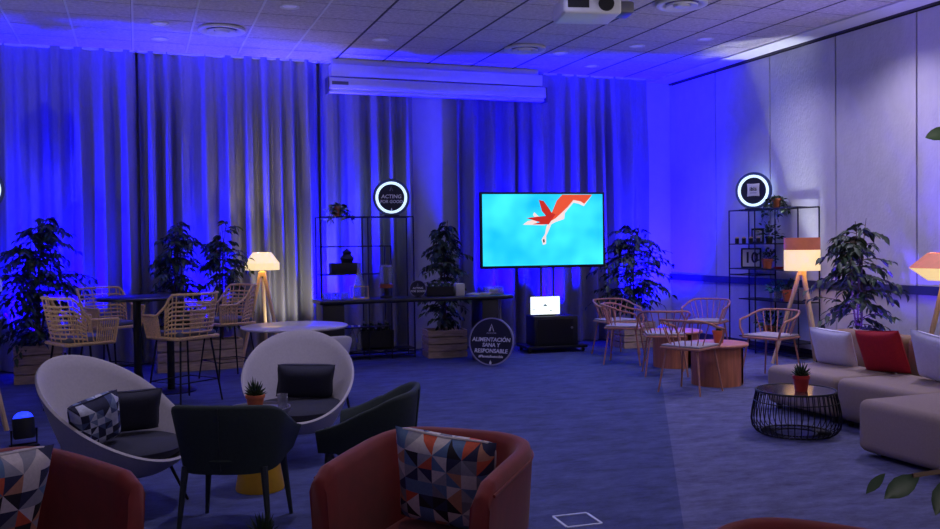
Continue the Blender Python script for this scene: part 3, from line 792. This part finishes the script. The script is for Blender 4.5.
# ------------------------------------------------------------------ tripod lamps
def tripod(t, top, spread, a0, m='lampwood'):
    for k in range(3):
        a = a0+k*2*PI/3
        b = MB(); b.tube([(math.cos(a)*.03, math.sin(a)*.03, top), (math.cos(a)*spread, math.sin(a)*spread, 0)], [.025,.021], 8); b.build('leg', m, t)
    b = MB(); b.lathe([(0,top-.02),(.05,top-.02),(.05,top+.03),(.02,top+.05),(0,top+.05)], 20); b.build('hub', m, t)
def shade(t, prof, m, name='lamp_shade', seg=40):
    th = [(r-.004, z) for r, z in prof[::-1]]
    b = MB(); b.lathe(prof+th+[prof[0]], seg); return b.build(name, m, t, ang=25)
def bulb(t, z, r=.032):
    b = MB(); b.lathe([(0,z-r),(r*.7,z-r*.7),(r,z),(r*.7,z+r*.7),(0,z+r)], 16); b.build('bulb', 'shade_glow', t)
    b = MB(); b.tube([(0,0,z-.16),(0,0,z-r)], .012, 8); b.build('bulb_holder', 'black', t)
t = thing('tripod_lamp', 'glowing cream faceted tripod lamp in front of the left curtains', 'floor lamp', (1.47,11.72,0))
tripod(t, 1.13, .30, R(75))
shade(t, [(.215,1.19),(.215,1.275),(.115,1.41)], 'shade_glow', seg=12); bulb(t, 1.25)
t = thing('tripod_lamp', 'drum shade tripod lamp with a wood band beside the right steel rack', 'floor lamp', (7.42,8.87,0))
tripod(t, 1.08, .34, R(265)); s_ = shade(t, [(.205,1.115),(.205,1.36)], 'shade_glow2')
s_['label'] = 'glowing cream lower part of the drum'; s2 = shade(t, [(.206,1.36),(.206,1.505)], 'shade_wood', 'shade_band'); s2['label'] = 'wood band around the top'; bulb(t, 1.28)
t = thing('tripod_lamp', 'copper topped diamond shade tripod lamp at the right edge behind the sofa', 'floor lamp', (6.86,6.30,0))
tripod(t, 1.03, .33, R(172)); s_ = shade(t, [(.15,1.10),(.31,1.215)], 'shade_glow2', seg=12); s2 = shade(t, [(.311,1.215),(.15,1.35)], 'shade_copper', 'upper_shade', seg=12); bulb(t, 1.2)
t = thing('tripod_lamp', 'wooden tripod lamp standing mostly outside the left edge', 'floor lamp', (-1.24,8.15,0))
tripod(t, 1.1, .30, R(50)); shade(t, [(.215,1.16),(.215,1.245),(.115,1.38)], 'paper', seg=12)

# ------------------------------------------------------------------ steel racks
def rack(t, posts_lo, posts_hi, lo_z, hi_z, dep, shelves, ang=None):
    """x along local X; two interlocking tube frames and thin shelves"""
    r = .009
    for (xs, z) in ((posts_lo, lo_z), (posts_hi, hi_z)):
        b = MB()
        for x in xs:
            for y in (-dep/2, dep/2): b.tube([(x,y,0),(x,y,z)], r, 6)
        for zz in (z, .05):
            b.tube([(xs[0],-dep/2,zz),(xs[-1],-dep/2,zz),(xs[-1],dep/2,zz),(xs[0],dep/2,zz)], r, 6, closed=True)
        b.build('frame', 'steel', t)
    for (x0, x1, z) in shelves:
        b = MB(); b.box(((x0+x1)/2, 0, z), (x1-x0, dep, .014)); b.build('shelf', 'steel', t, smooth=False)
t = thing('steel_rack', 'black steel tube rack behind the buffet table', 'shelf', (2.18,11.72,0))
rack(t, [0,.92], [0,.62,1.23], 1.47, 1.85, .32, [(0,.92,1.11),(0,.92,.42),(0,1.23,.12)])
RX = 7.73; RY = 10.5
t = thing('steel_rack', 'black steel tube rack with plants against the right wall', 'shelf', (RX,RY,0), R(-90))
rack(t, [0,.55], [0,.55,1.38], 1.02, 1.88, .32, [(0,.75,1.43),(0,1.15,1.10),(.2,1.38,.70),(.2,1.38,.2)])

# ring lit round signs
def ringsign(label, loc, rz, r=.245):
    t = thing('ring_sign', label, 'sign', loc, rz)
    X = Matrix.Rotation(R(90), 4, 'X')
    b = MB(); b.lathe([(0,-.01),(r*.715,-.01),(r*.715,.012),(0,.012)], 48, TR(0,0,r) @ X); b.build('sign_face', 'navy', t)
    b = MB(); b.lathe([(r*.72,-.016),(r*.72,.03),(r*.85,.03),(r*.85,-.016),(r*.72,-.016)], 56, TR(0,0,r) @ X); b.build('light_ring', 'ring', t)
    b = MB(); b.lathe([(r*.865,-.014),(r*.865,.022),(r,.022),(r,-.014),(r*.865,-.014)], 56, TR(0,0,r) @ X); b.build('outer_ring', 'rim_glass', t)
    b = MB(); b.box((0,.005,.006), (.2,.12,.012)); b.build('stand', 'black', t, smooth=False)
    return t, r
def TX(x, z, y=-.014): return TR(x, y, z) @ Matrix.Rotation(R(90), 4, 'X')
def logoA(t, x, z, s, y, m):
    b = MB()
    b.tube([(x-.36*s,y,z-.5*s),(x,y,z+.5*s),(x+.36*s,y,z-.5*s)], .05*s, 5); b.tube([(x-.05*s,y,z+.1*s),(x-.2*s,y,z-.5*s)], .04*s, 5)
    b.build('emblem', m, t)
def drop(t, x, z, s, y, m):
    b = MB(); b.lathe([(0,-.5*s),(.3*s,-.3*s),(.3*s,0),(.08*s,.4*s),(0,.6*s)], 12, TR(x,y,z), sy=.12); b.build('leaf_mark', m, t)
t, r = ringsign('ring lit round sign reading acting for good on the left steel rack', (3.16,11.72,1.862), R(-6))
logoA(t, 0, r+.115, .06, -.015, 'lettergrey'); text_obj('ACTING', .068, 'letter', t, TX(0,r+.012), shear=.12, sx=1.05); text_obj('FOR GOOD', .056, 'letter', t, TX(0,r-.055), shear=.12, sx=1.0); drop(t, 0, r-.155, .035, -.015, 'letter')
t, r = ringsign('ring lit round sign with a pillow emblem on the right steel rack', (RX-.02,10.15,1.892), R(-58))
b = MB()
sq = rest_pillow(.17,.17,.012, n=6, k=3); sq.build('pillow_emblem', 'letter', t, ang=180).location = (0,-.018,r-.075)
text_obj('ibis', .075, 'navy', t, TX(0,r+.022,-.026), sx=1.0)
b = MB(); b.box((0,-.0245,r-.03), (.09,.002,.008)); b.build('emblem_line', 'lettergrey', t, smooth=False)
t, r = ringsign('ring lit round sign half cut off by the left edge', (-1.55,10.75,1.88), R(10))
text_obj('ACTING', .068, 'letter', t, TX(0,r+.012), shear=.12, sx=1.05); text_obj('FOR GOOD', .056, 'letter', t, TX(0,r-.055), shear=.12, sx=1.0)
t = thing('sign_pedestal', 'slim dark stand carrying the ring sign at the left edge', 'stand', (-1.55,10.75,0))
b = MB(); b.tube([(0,0,.02),(0,0,1.87)], .015, 8); b.build('pole', 'black_metal', t)
b = MB(); b.lathe([(0,0),(.16,0),(.16,.02),(0,.025)], 24); b.build('foot_plate', 'black_metal', t)
b = MB(); b.box((0,0,1.872), (.22,.13,.012)); b.build('plate', 'black_metal', t, smooth=False)

# floor sign
t = thing('floor_sign', 'round navy sign about healthy eating standing on the carpet by the buffet', 'sign', (4.0,10.33,0), R(-43)); t.rotation_euler = (R(-7),0,R(-43))
r = .29; X = Matrix.Rotation(R(90), 4, 'X')
b = MB(); b.lathe([(0,-.012),(r*.95,-.012),(r*.95,.01),(0,.01)], 56, TR(0,0,r+.004) @ X); b.build('sign_face', 'navy', t)
b = MB(); b.lathe([(r*.95,-.014),(r*.95,.016),(r,.016),(r,-.014),(r*.95,-.014)], 56, TR(0,0,r+.004) @ X); b.build('rim', 'lettergrey', t)
logoA(t, 0, r+.17, .085, -.014, 'letter'); text_obj('ACCOR', .026, 'lettergrey', t, TX(0,r+.105), sx=1.4)
text_obj('ALIMENTACIÓN', .068, 'letter', t, TX(0,r+.025), shear=.12, sx=1.0); text_obj('SANA Y', .066, 'letter', t, TX(0,r-.04), shear=.12, sx=1.0); text_obj('RESPONSABLE', .068, 'letter', t, TX(0,r-.112), shear=.12, sx=1.0)
text_obj('#PlanetaSostenible', .042, 'letter', t, TX(0,r-.178), shear=.12, sx=1.0); drop(t, 0, r-.25, .05, -.016, 'letter')
b = MB(); b.tube([(0,.012,.4),(0,.15,.02)], .008, 6); b.build('prop', 'black_metal', t)

# ------------------------------------------------------------------ television on a stand
t = thing('television_stand', 'black wheeled television trolley in front of the right curtain', 'stand', (5.3,11.45,0), R(-6))
for sx in (-.09,.09):
    b = MB(); b.tube([(sx,.05,.06),(sx,.05,1.7)], .02, 10); b.build('pole', 'grey_metal', t)
b = MB(); b.box((.02,-.05,.075), (.86,.5,.035), bev=.008); b.build('base', 'black_metal', t)
for sx in (-.36,.4):
    for sy in (-.25,.14):
        b = MB(); b.lathe([(0,-.015),(.028,-.015),(.028,.015),(0,.015)], 16, TR(sx,sy,.03) @ Matrix.Rotation(R(90),4,'Y')); b.build('caster', 'black', t)
b = MB(); b.box((0,.0,1.64), (.6,.05,.3)); b.build('mount_plate', 'black_metal', t, smooth=False)
t = thing('television', 'large flat television showing an orange fish on turquoise', 'television', (5.19,11.37,1.145), R(-6))
b = MB(); b.box((0,0,.51), (1.78,.06,1.03), bev=.008); b.build('casing', 'black', t)
b = MB(); b.box((0,-.0315,.515), (1.715,.004,.965)); sc = b.build('screen', 'screen', t, smooth=False)
def poly(name, pts, m, y):
    b = MB(); n = len(pts); x0 = lambda q: ((q-500)/1)  # unused
    vs = [(p[0], y, p[1]) for p in pts]+[(p[0], y+.0012, p[1]) for p in pts]
    b.add(vs, [tuple(range(n)), tuple(range(2*n-1, n-1, -1))]+[(i, (i+1) % n, n+(i+1) % n, n+i) for i in range(n)]); return b.build(name, m, sc, smooth=False)
def SP(x, y): return ((x-371)/690*1.715, .515+(265-y)/404*.965)     # screen picture position
poly('fish_glow', [SP(*p) for p in [(395,225),(400,190),(470,120),(520,90),(655,66),(630,100),(605,132),(575,118),(545,112),(520,140),(495,170),(490,205),(440,222),(415,235),(400,270),(385,300),(384,345),(366,352),(358,320),(378,290),(385,255)]], 'fishw', -.0352)
poly('fish_body', [SP(*p) for p in [(390,228),(385,195),(420,165),(448,100),(480,66),(655,66),(640,84),(608,118),(585,104),(545,96),(512,135),(480,165),(440,200)]], 'fish', -.0365)
poly('fish_tail', [SP(*p) for p in [(400,235),(305,234),(350,222),(272,198),(345,190),(385,186),(362,160),(345,96),(372,102),(400,140),(418,170),(440,178)]], 'fish2', -.0372)
poly('fish_fin', [SP(*p) for p in [(252,236),(280,215),(330,205),(310,180),(318,165),(345,190),(330,225),(385,240)]], 'fishw', -.0345)
poly('fish_eye', [SP(*p) for p in [(366,320),(374,318),(376,336),(367,338)]], 'navy', -.0375)
b = MB(); b.box((0,-.0312,.016), (.1,.003,.012)); b.build('badge', 'grey_metal', t, smooth=False)
t = thing('equipment_case', 'black equipment case on the television trolley', 'cabinet', (5.30,11.36,.0935), R(-6))
b = MB(); b.box((0,0,.2), (.62,.38,.40), bev=.012); b.build('body', 'black', t)
b = MB(); b.box((-.02,-.195,.2), (.5,.012,.32)); b.build('front_panel', 'black_metal', t, smooth=False)
b = MB(); b.lathe([(0,0),(.016,0),(.016,.012),(0,.014)], 14, TR(.22,-.198,.24) @ Matrix.Rotation(R(90),4,'X')); b.build('knob', 'grey_metal', t)
t = thing('small_monitor', 'small lit white monitor on the black equipment case', 'monitor', (5.17,11.28,.494), R(-8))
b = MB(); b.box((0,.012,.14), (.43,.02,.26), bev=.004); b.build('casing', 'black', t)
b = MB(); b.box((0,.0,.14), (.41,.005,.24)); b.build('screen', 'laptop_on', t, smooth=False)
b = MB(); b.add([(-.035,-.0035,.13),(.035,-.0035,.13),(.0,-.0035,.165)], [(0,1,2)]); b.box((-.16,-.003,.085),(.04,.002,.012)); b.box((.08,-.003,.07),(.03,.002,.012)); b.build('screen_mark', 'laptop_mark', t, smooth=False)
b = MB(); b.box((0,.05,.006), (.22,.12,.012)); b.build('foot', 'black', t, smooth=False)

# ------------------------------------------------------------------ buffet
BZ = .835
t = thing('buffet_table', 'long black buffet table in front of the left steel rack', 'table', (3.22,10.9,0))
b = MB(); b.box((0,0,BZ-.025), (2.46,.5,.05), bev=.02, seg=3); b.build('table_top', 'black_table', t)
for x in (-1.06,.93):
    b = MB(); b.box((x,0,(BZ-.05)/2), (.22 if x > 0 else .26,.4,BZ-.05), bev=.006); b.build('panel_leg', 'black_table', t)
b = MB(); b.box((1.12,-.05,(BZ-.05)/2), (.02,.02,BZ-.05)); b.build('steel_leg', 'grey_metal', t, smooth=False)
def lat(name, prof, m, t, T=None, seg=24): b = MB(); b.lathe(prof, seg, T); return b.build(name, m, t)
# carafe with a swing frame
t = thing('carafe', 'tall clear glass water carafe in a wire holder on the buffet', 'carafe', (2.52,10.9,BZ))
lat('bottle', [(0,.012),(.075,.012),(.08,.03),(.078,.12),(.045,.24),(.022,.33),(.02,.42),(.026,.43),(.018,.425),(.016,.33),(.04,.24),(.072,.12),(.072,.03),(0,.022)], 'glass', t)
b = MB(); b.tube([(-.09,-.09,.0),(-.09,-.09,.15),(.09,-.09,.15),(.09,-.09,0)], .007, 6); b.tube([(-.09,.09,.0),(-.09,.09,.15),(.09,.09,.15),(.09,.09,0)], .007, 6); b.box((0,0,.006),(.2,.2,.012)); b.build('holder', 'lampwood', t)
t = thing('drinks_dispenser', 'glass drinks dispenser on a dark foot on the buffet', 'dispenser', (2.86,10.9,BZ))
lat('foot', [(0,0),(.075,0),(.075,.02),(.03,.04),(.03,.12),(0,.12)], 'black', t)
lat('glass_tank', [(0,.17),(.075,.17),(.08,.18),(.08,.38),(.076,.38),(.074,.185),(0,.18)], 'glass', t)
lat('band', [(.03,.12),(.085,.125),(.085,.17),(.03,.17)], 'copper_metal', t)
lat('lid', [(0,.382),(.082,.382),(.08,.40),(.02,.405),(0,.42)], 'glass', t)
lat('core', [(0,.185),(.025,.185),(.025,.37),(0,.37)], 'letter', t)
b = MB(); b.tube([(0,-.08,.2),(0,-.12,.2),(0,-.12,.17)], .008, 6); b.build('tap', 'grey_metal', t)
t = thing('table_sign', 'small round navy sign on the buffet beside the bottle crate', 'sign', (3.24,10.82,BZ), R(-18))
r = .105
b = MB(); b.lathe([(0,-.006),(r*.93,-.006),(r*.93,.006),(0,.006)], 40, TR(0,0,r) @ X); b.build('sign_face', 'navy', t)
b = MB(); b.lathe([(r*.93,-.008),(r*.93,.008),(r,.008),(r,-.008),(r*.93,-.008)], 40, TR(0,0,r) @ X); b.build('rim', 'lettergrey', t)
logoA(t, 0, r+.05, .035, -.008, 'lettergrey'); text_obj('ACTING', .034, 'letter', t, TX(0,r+.006,-.008), shear=.12); text_obj('FOR GOOD', .034, 'letter', t, TX(0,r-.032,-.008), shear=.12)
b = MB(); b.box((0,.03,.004), (.08,.08,.008)); b.build('foot', 'black', t, smooth=False)
t = thing('bottle_crate', 'black crate of small bottles on the buffet', 'crate', (3.55,10.92,BZ), R(-10))
b = MB(); b.box((0,0,.008), (.34,.2,.016)); b.box((0,.095,.06), (.34,.01,.12)); b.box((0,-.095,.06), (.34,.01,.12)); b.box((-.165,0,.06), (.01,.18,.12)); b.box((.165,0,.06), (.01,.18,.12)); b.build('box', 'black', t, smooth=False)
mb0 = None
for k in range(8):
    xx, yq = -.12+.08*(k % 4), -.04+.08*(k//4)
    ca, sa = math.cos(R(-10)), math.sin(R(-10)); loc = (3.55+xx*ca-yq*sa, 10.92+xx*sa+yq*ca, BZ+.017)
    if mb0 is None:
        mb0 = thing('small_bottle', 'small dark bottle standing in the black crate on the buffet', 'bottle', loc, 0, 'small bottles in the black crate')
        lat('glass', [(0,0),(.03,0),(.031,.09),(.014,.13),(.013,.145),(0,.145)], 'greenbottle', mb0, seg=14); lat('cap', [(0,.145),(.014,.145),(.014,.158),(0,.158)], 'lettergrey', mb0, seg=12)
    else: o = copy_tree(mb0); o.location = loc
t = thing('card_box', 'pale card box at the right end of the bottle crate', 'box', (3.80,10.88,BZ), R(-10))
b = MB(); b.box((0,0,.075), (.11,.2,.15), bev=.004); b.build('carton', 'card', t); b = MB(); b.box((0,0,.151), (.112,.05,.003)); b.build('tape', 'paper', t, smooth=False)
for k, (x, y, a) in enumerate(((3.98,10.88,8),(4.06,10.84,-14))):
    b = MB()
    for q in range(4): b.box((.004*q,0,.004+.006*q), (.14,.1,.005), rz=R(3*q))
    o = b.build('napkin_stack', 'paper', smooth=False); o.location = (x+.06*k, y, BZ); o.rotation_euler.z = R(a); tag(o, ['white napkin stack next to the pale card box on the buffet','white napkin stack farther right on the buffet, toward the glass boxes'][k], 'napkins', 'napkin stacks')
t = thing('glass_box', 'clear glass display box at the right end of the buffet', 'box', (4.28,10.92,BZ))
b = MB(); w, d, h = .22,.16,.10
for (c, s_) in (((0,-d/2,h/2),(w,.004,h)),((0,d/2,h/2),(w,.004,h)),((-w/2,0,h/2),(.004,d,h)),((w/2,0,h/2),(.004,d,h))): b.box(c, s_)
b.build('panes', 'glass', t, smooth=False)
b = MB(); b.box((0,0,.005), (w,d,.01)); b.build('base', 'card', t, smooth=False)
b = MB(); b.box((0,0,.05), (.12,.06,.03), bev=.01); b.box((0,0,.022),(.1,.05,.026)); b.build('contents', 'paper', t)
g0 = None
for k in range(6):
    loc = (2.1+.055*k, 10.92+.03*(k % 2), BZ)
    if g0 is None:
        g0 = thing('drinking_glass', 'low clear tumbler in the row left of the carafe on the buffet', 'glass', loc, 0, 'row of tumblers on the buffet'); lat('tumbler', [(0,0),(.022,0),(.027,.08),(.025,.08),(.02,.005),(0,.005)], 'glass', g0, seg=18)
    else: o = copy_tree(g0); o.location = loc
# on the left rack
t = thing('display_tray', 'dark tray with a dark ornament on the left steel rack', 'tray', (2.52,11.70,1.117))
b = MB(); b.box((0,0,.07), (.38,.2,.14), bev=.006); b.build('box', 'black', t)
b = MB(); b.lathe([(0,.14),(.07,.14),(.09,.2),(.05,.25),(.06,.28),(.0,.33)], 18, TR(.03,0,0)); b.build('ornament', 'black', t)
pot('trailing_plant', 'trailing plant in a copper pot on top of the left steel rack', (2.41,11.61,1.858), .065, .13, 'copper_metal', .30, 'trail', 4)
b = MB(); b.box((2.41,11.72,1.85),(.16,.3,.012)); o = b.build('rack_plate', 'steel', smooth=False); tag(o, 'small steel plate under the trailing plant on the left rack', 'plate')
t = thing('bottle_crate', 'dark crate of bottles on the low shelf under the buffet', 'crate', (2.92,11.70,.128))
b = MB(); b.box((0,0,.01), (.42,.24,.02)); b.box((0,-.115,.12),(.42,.01,.24)); b.box((0,.115,.12),(.42,.01,.24)); b.box((-.205,0,.12),(.01,.22,.24)); b.box((.205,0,.12),(.01,.22,.24)); b.build('box', 'black', t, smooth=False)
bb0 = None
for k in range(8):
    loc = (2.92-.15+.1*(k % 4), 11.70-.05+.1*(k//4), .15)
    if bb0 is None:
        bb0 = thing('water_bottle', 'dark bottle standing in the crate under the buffet', 'bottle', loc, 0, 'bottles in the crate under the buffet')
        lat('glass', [(0,0),(.038,0),(.04,.18),(.016,.26),(.015,.31),(0,.31)], 'greenbottle', bb0, seg=16); lat('cap', [(0,.31),(.017,.31),(.017,.335),(0,.335)], 'grey_metal', bb0, seg=12)
    else: o = copy_tree(bb0); o.location = loc
cb0 = None
for k in range(2):
    loc = (2.59+.09*k, 11.63, .128)
    if cb0 is None:
        cb0 = thing('clear_bottle', 'tall clear bottle left of the crate under the buffet', 'bottle', loc, 0, 'clear bottles under the buffet')
        lat('glass', [(0,0),(.036,0),(.038,.2),(.015,.27),(.014,.3),(.01,.3),(.012,.26),(.033,.19),(.032,.01),(0,.008)], 'glass', cb0, seg=16); lat('cap', [(0,.3),(.016,.3),(.016,.32),(0,.32)], 'letter', cb0, seg=12)
    else: o = copy_tree(cb0); o.location = loc

# ------------------------------------------------------------------ right rack contents  (rack local X runs toward -Y)
def RK(x, z, off=0): return (RX+off, RY-x, z)
t = thing('number_frame', 'framed white card with the number 10 on the right steel rack', 'picture frame', RK(.30,1.107,-.03), R(-58))
b = MB()
for (c, s_) in (((0,0,.012),(.27,.02,.02)),((0,0,.258),(.27,.02,.02)),((-.127,0,.135),(.02,.02,.23)),((.127,0,.135),(.02,.02,.23))): b.box(c, s_)
b.build('frame', 'black', t, smooth=False); b = MB(); b.box((0,.004,.135), (.236,.008,.23)); b.build('card', 'paper', t, smooth=False)
text_obj('10', .2, 'navy', t, TR(0,-.003,.135) @ Matrix.Rotation(R(90),4,'X'), name='numeral', sx=.95)
pot('potted_succulent', 'dark plant in a terracotta pot beside the number frame', RK(.62,1.107,-.02), .07, .13, 'terracotta', .15, 'bush', 15)
pot('potted_succulent', 'plant in a lamplit orange pot low on the right steel rack', RK(1.06,.707,-.05), .075, .14, 'terracotta', .16, 'bush', 16)
pot('potted_succulent', 'plant in a terracotta pot on the right rack behind a rod chair', RK(.66,.207,-.03), .08, .16, 'terracotta', .22, 'bush', 17)
pot('trailing_plant', 'trailing plant on the top of the right steel rack', RK(.78,1.892,0), .06, .12, 'copper_metal', .36, 'trail', 18)
pot('leafy_plant', 'bushy dark plant on the upper shelf of the right rack', RK(.66,1.437,-.02), .05, .09, 'black', .2, 'bush', 19)
b = MB(); b.box(RK(.78,1.885),(.34,.2,.012)); o = b.build('rack_plate', 'steel', smooth=False); tag(o, 'small steel plate under the trailing plant on the right rack', 'plate')
b = MB(); b.box(RK(.35,1.885),(.34,.24,.012)); o = b.build('rack_plate', 'steel', smooth=False); tag(o, 'small steel plate under the pillow emblem sign', 'plate')
t = thing('picture_card', 'small dark framed picture on the upper shelf of the right rack', 'picture frame', RK(.36,1.437,.03), R(-62))
b = MB(); b.box((0,0,.1), (.17,.015,.2)); b.build('frame', 'black', t, smooth=False); b = MB(); b.box((0,-.009,.1), (.13,.003,.15)); b.build('print', 'lettergrey', t, smooth=False)
cg0 = None
for k in range(4):
    loc = RK(.09+.15*k, 1.437, -.1)
    if cg0 is None:
        cg0 = thing('candle_jar', 'small jar in the row on the upper shelf of the right rack', 'jar', loc, 0, 'small jars on the right rack')
        lat('jar', [(0,0),(.026,0),(.028,.07),(0,.07)], 'black', cg0, seg=14); lat('lid', [(0,.07),(.024,.07),(.024,.085),(0,.09)], 'lampwood', cg0, seg=14)
    else: o = copy_tree(cg0); o.location = loc
t = thing('dish', 'small red dish on the shelf right of the terracotta pot', 'dish', RK(.88,1.107,-.05)); lat('bowl', [(0,0),(.04,0),(.075,.03),(.07,.03),(.038,.008),(0,.008)], 'redpot', t); lat('foot_ring', [(.03,0),(.042,0),(.042,.004),(.03,.004)], 'redpot', t)
t = thing('teal_plant', 'teal leaved plant in a glass on the right rack beside the orange pot', 'potted plant', RK(.82,.707,-.02))
lat('vase', [(0,0),(.05,0),(.055,.12),(.05,.12),(.045,.01),(0,.01)], 'glass', t)
rnd = random.Random(77); b = MB()
for k in range(40):
    a = rnd.uniform(0,6.28); e = rnd.uniform(.2,1.3); d = Vector((math.cos(a)*math.cos(e), math.sin(a)*math.cos(e), math.sin(e))); leafgeo(b, Vector((0,0,.08))+d*rnd.uniform(.02,.14), d, .09, .035, rnd)
b.build('foliage', 'teal', t, ang=180)

# ------------------------------------------------------------------ floor marking
b = MB(); w = .2
for (c, s_) in (((0,-w/2,.002),(w,.014,.004)),((0,w/2,.002),(w,.014,.004)),((-w/2,0,.002),(.014,w-.014,.004)),((w/2,0,.002),(.014,w-.014,.004))): b.box(c, s_)
o = b.build('floor_marking', 'tape', smooth=False); o.location = (2.19,4.4,0); o.rotation_euler.z = R(-3); tag(o, 'white tape square outlined on the carpet at the bottom edge', 'floor marking')

# ------------------------------------------------------------------ lights
BLUE = (.003, .0, 1.0)
UG = 'blue floor uplights'
up0 = None
def spot(name, loc, to, power, col, size, blend=1., rad=.04):
    l = bpy.data.lights.new(name, 'SPOT'); l.energy = power; l.color = col; l.spot_size = R(size); l.spot_blend = blend; l.shadow_soft_size = rad
    o = bpy.data.objects.new(name, l); COL.objects.link(o); o.location = loc
    o.rotation_euler = (Vector(to)-Vector(loc)).to_track_quat('-Z', 'Y').to_euler(); return o
def point(name, loc, power, col, rad=.04):
    l = bpy.data.lights.new(name, 'POINT'); l.energy = power; l.color = col; l.shadow_soft_size = rad
    o = bpy.data.objects.new(name, l); COL.objects.link(o); o.location = loc; return o
def uplight(x, y, to, power, size, label, col=BLUE, z=.27):
    global up0
    rz = math.atan2(to[1]-y, to[0]-x)-PI/2
    if up0 is None:
        up0 = t = thing('floor_uplight', label, 'stage light', (x, y, 0), rz, UG)
        T = TR(0,0,.13) @ Matrix.Rotation(R(-9), 4, 'X')
        b = MB(); b.lathe([(0,-.07),(.07,-.07),(.078,-.05),(.078,.085),(.068,.085),(.066,.06),(0,.06)], 24, T); b.build('housing', 'black', t)
        b = MB(); b.lathe([(.066,.062),(.072,.085),(.06,.11),(.035,.128),(0,.134)], 24, T); b.build('lens', 'blue_led', t)
        b = MB(); b.tube([(-.09,0,.13),(-.09,0,.015),(.09,0,.015),(.09,0,.13)], .009, 6); b.build('yoke', 'black_metal', t)
        b = MB(); b.box((0,0,.006), (.18,.14,.012)); b.build('foot', 'black', t, smooth=False)
    else:
        o = copy_tree(up0); o.location = (x, y, 0); o.rotation_euler.z = rz; o['label'] = label
    d = Vector((to[0]-x, to[1]-y, 0)); d = d.normalized() if d.length > .01 else Vector((0,0,0))
    spot('uplight_lamp', (x+d.x*.05, y+d.y*.05, z+.03), to, power, col, size)
PW = 2900
uplight(-.84, 7.66, (-1.6, 9.5, 3.0), 60, 70, 'blue floor uplight glowing at the left edge behind the bottom left armchair')
uplight(-1.24, 11.86, (-1.5, 12.35, 2.5), PW*.85, 90, 'blue floor uplight behind the large left corner fig tree')
uplight(-.94, 11.86, (-.40, 12.35, 2.5), PW*.9, 80, 'second blue floor uplight behind the large left corner fig tree')
uplight(.72, 12.02, (.9, 12.35, 1.9), PW*.6, 64, 'blue floor uplight behind the long wooden planter')
uplight(2.42, 11.96, (2.62, 12.3, 2.5), PW*1.0, 74, 'blue floor uplight behind the left end of the buffet')
uplight(4.72, 11.78, (5.0, 12.35, 2.1), PW*.8, 70, 'blue floor uplight behind the right end of the buffet')
uplight(5.52, 12.02, (6.0, 12.35, 2.2), PW*.7, 74, 'blue floor uplight behind the television trolley')
uplight(7.2, 11.6, (7.5, 12.5, 2.0), PW*.9, 100, 'blue floor uplight in the right corner behind the crate plant')
uplight(6.62, 6.98, (7.3, 7.7, 1.5), 260, 95, 'blue floor uplight behind the sofa beside the tall fig tree', (.08,.03,1))
# lamps
WARM = (1., .80, .52)
point('tripod_lamp_bulb', (1.47,11.72,1.25), 90, WARM)
point('drum_lamp_bulb', (7.42,8.87,1.28), 110, (1.,.83,.6))
point('diamond_lamp_bulb', (6.86,6.30,1.2), 120, (1.,.78,.5))
# cool white accent grazing the wall panels from behind the rack
uplight(7.66, 8.80, (7.68, 9.62, 2.9), 620, 28, 'floor uplight behind the banded drum lamp at the right wall', (.88,.93,1))
spot('curtain_accent', (1.75,11.6,.1), (1.9,12.4,1.8), 60, (1,.92,.8), 80, 1.)
# dim fill spots added under the ceiling
LIL = (.72,.64,1)
for (x, y, p, c) in [(.3,10.6,36,LIL),(2.81,10.81,60,(.5,.5,1)),(6.0,10.23,110,LIL),(4.96,8.8,150,(.5,.5,1)),(1.53,9.57,90,LIL),(3.0,6.2,170,(.45,.45,1)),(6.4,6.2,240,LIL),(1.2,5.6,230,LIL),(1.0,3.2,50,(1,.8,.8)),(7.1,7.6,230,LIL),(7.0,9.3,120,LIL),(-.9,6.2,90,LIL)]:
    spot('ceiling_fill', (x, y, H-.03), (x, y, 0), p*.62, c, 130, 1., .08)
# white uplights standing outside the frame that wash the ceiling; the pair at the open end is added fill
for (x, y, z, p, c) in [(-2.9,7.0,.3,170,(.95,.9,1)),(7.6,3.6,.3,330,(.95,.9,1)),(1.0,-.6,.3,300,(1,.9,.95)),(5.6,-.4,.3,240,(1,.9,.95))]:
    spot('ceiling_wash', (x, y, z), (x*.7+1.0, y+1.2, H), p*1.1, c, 120, 1., .1)

w = bpy.data.worlds.new('World'); S.world = w; w.use_nodes = True
w.node_tree.nodes['Background'].inputs[0].default_value = (.3,.26,.5,1); w.node_tree.nodes['Background'].inputs[1].default_value = .36
vs = S.view_settings
vs.view_transform = 'Standard'; vs.look = 'None'; vs.exposure = 0; vs.gamma = 1; vs.use_curve_mapping = False
S.cycles.use_denoising = True
S.cycles.max_bounces = 8; S.cycles.caustics_reflective = False; S.cycles.caustics_refractive = False
S.cycles.sample_clamp_indirect = 4
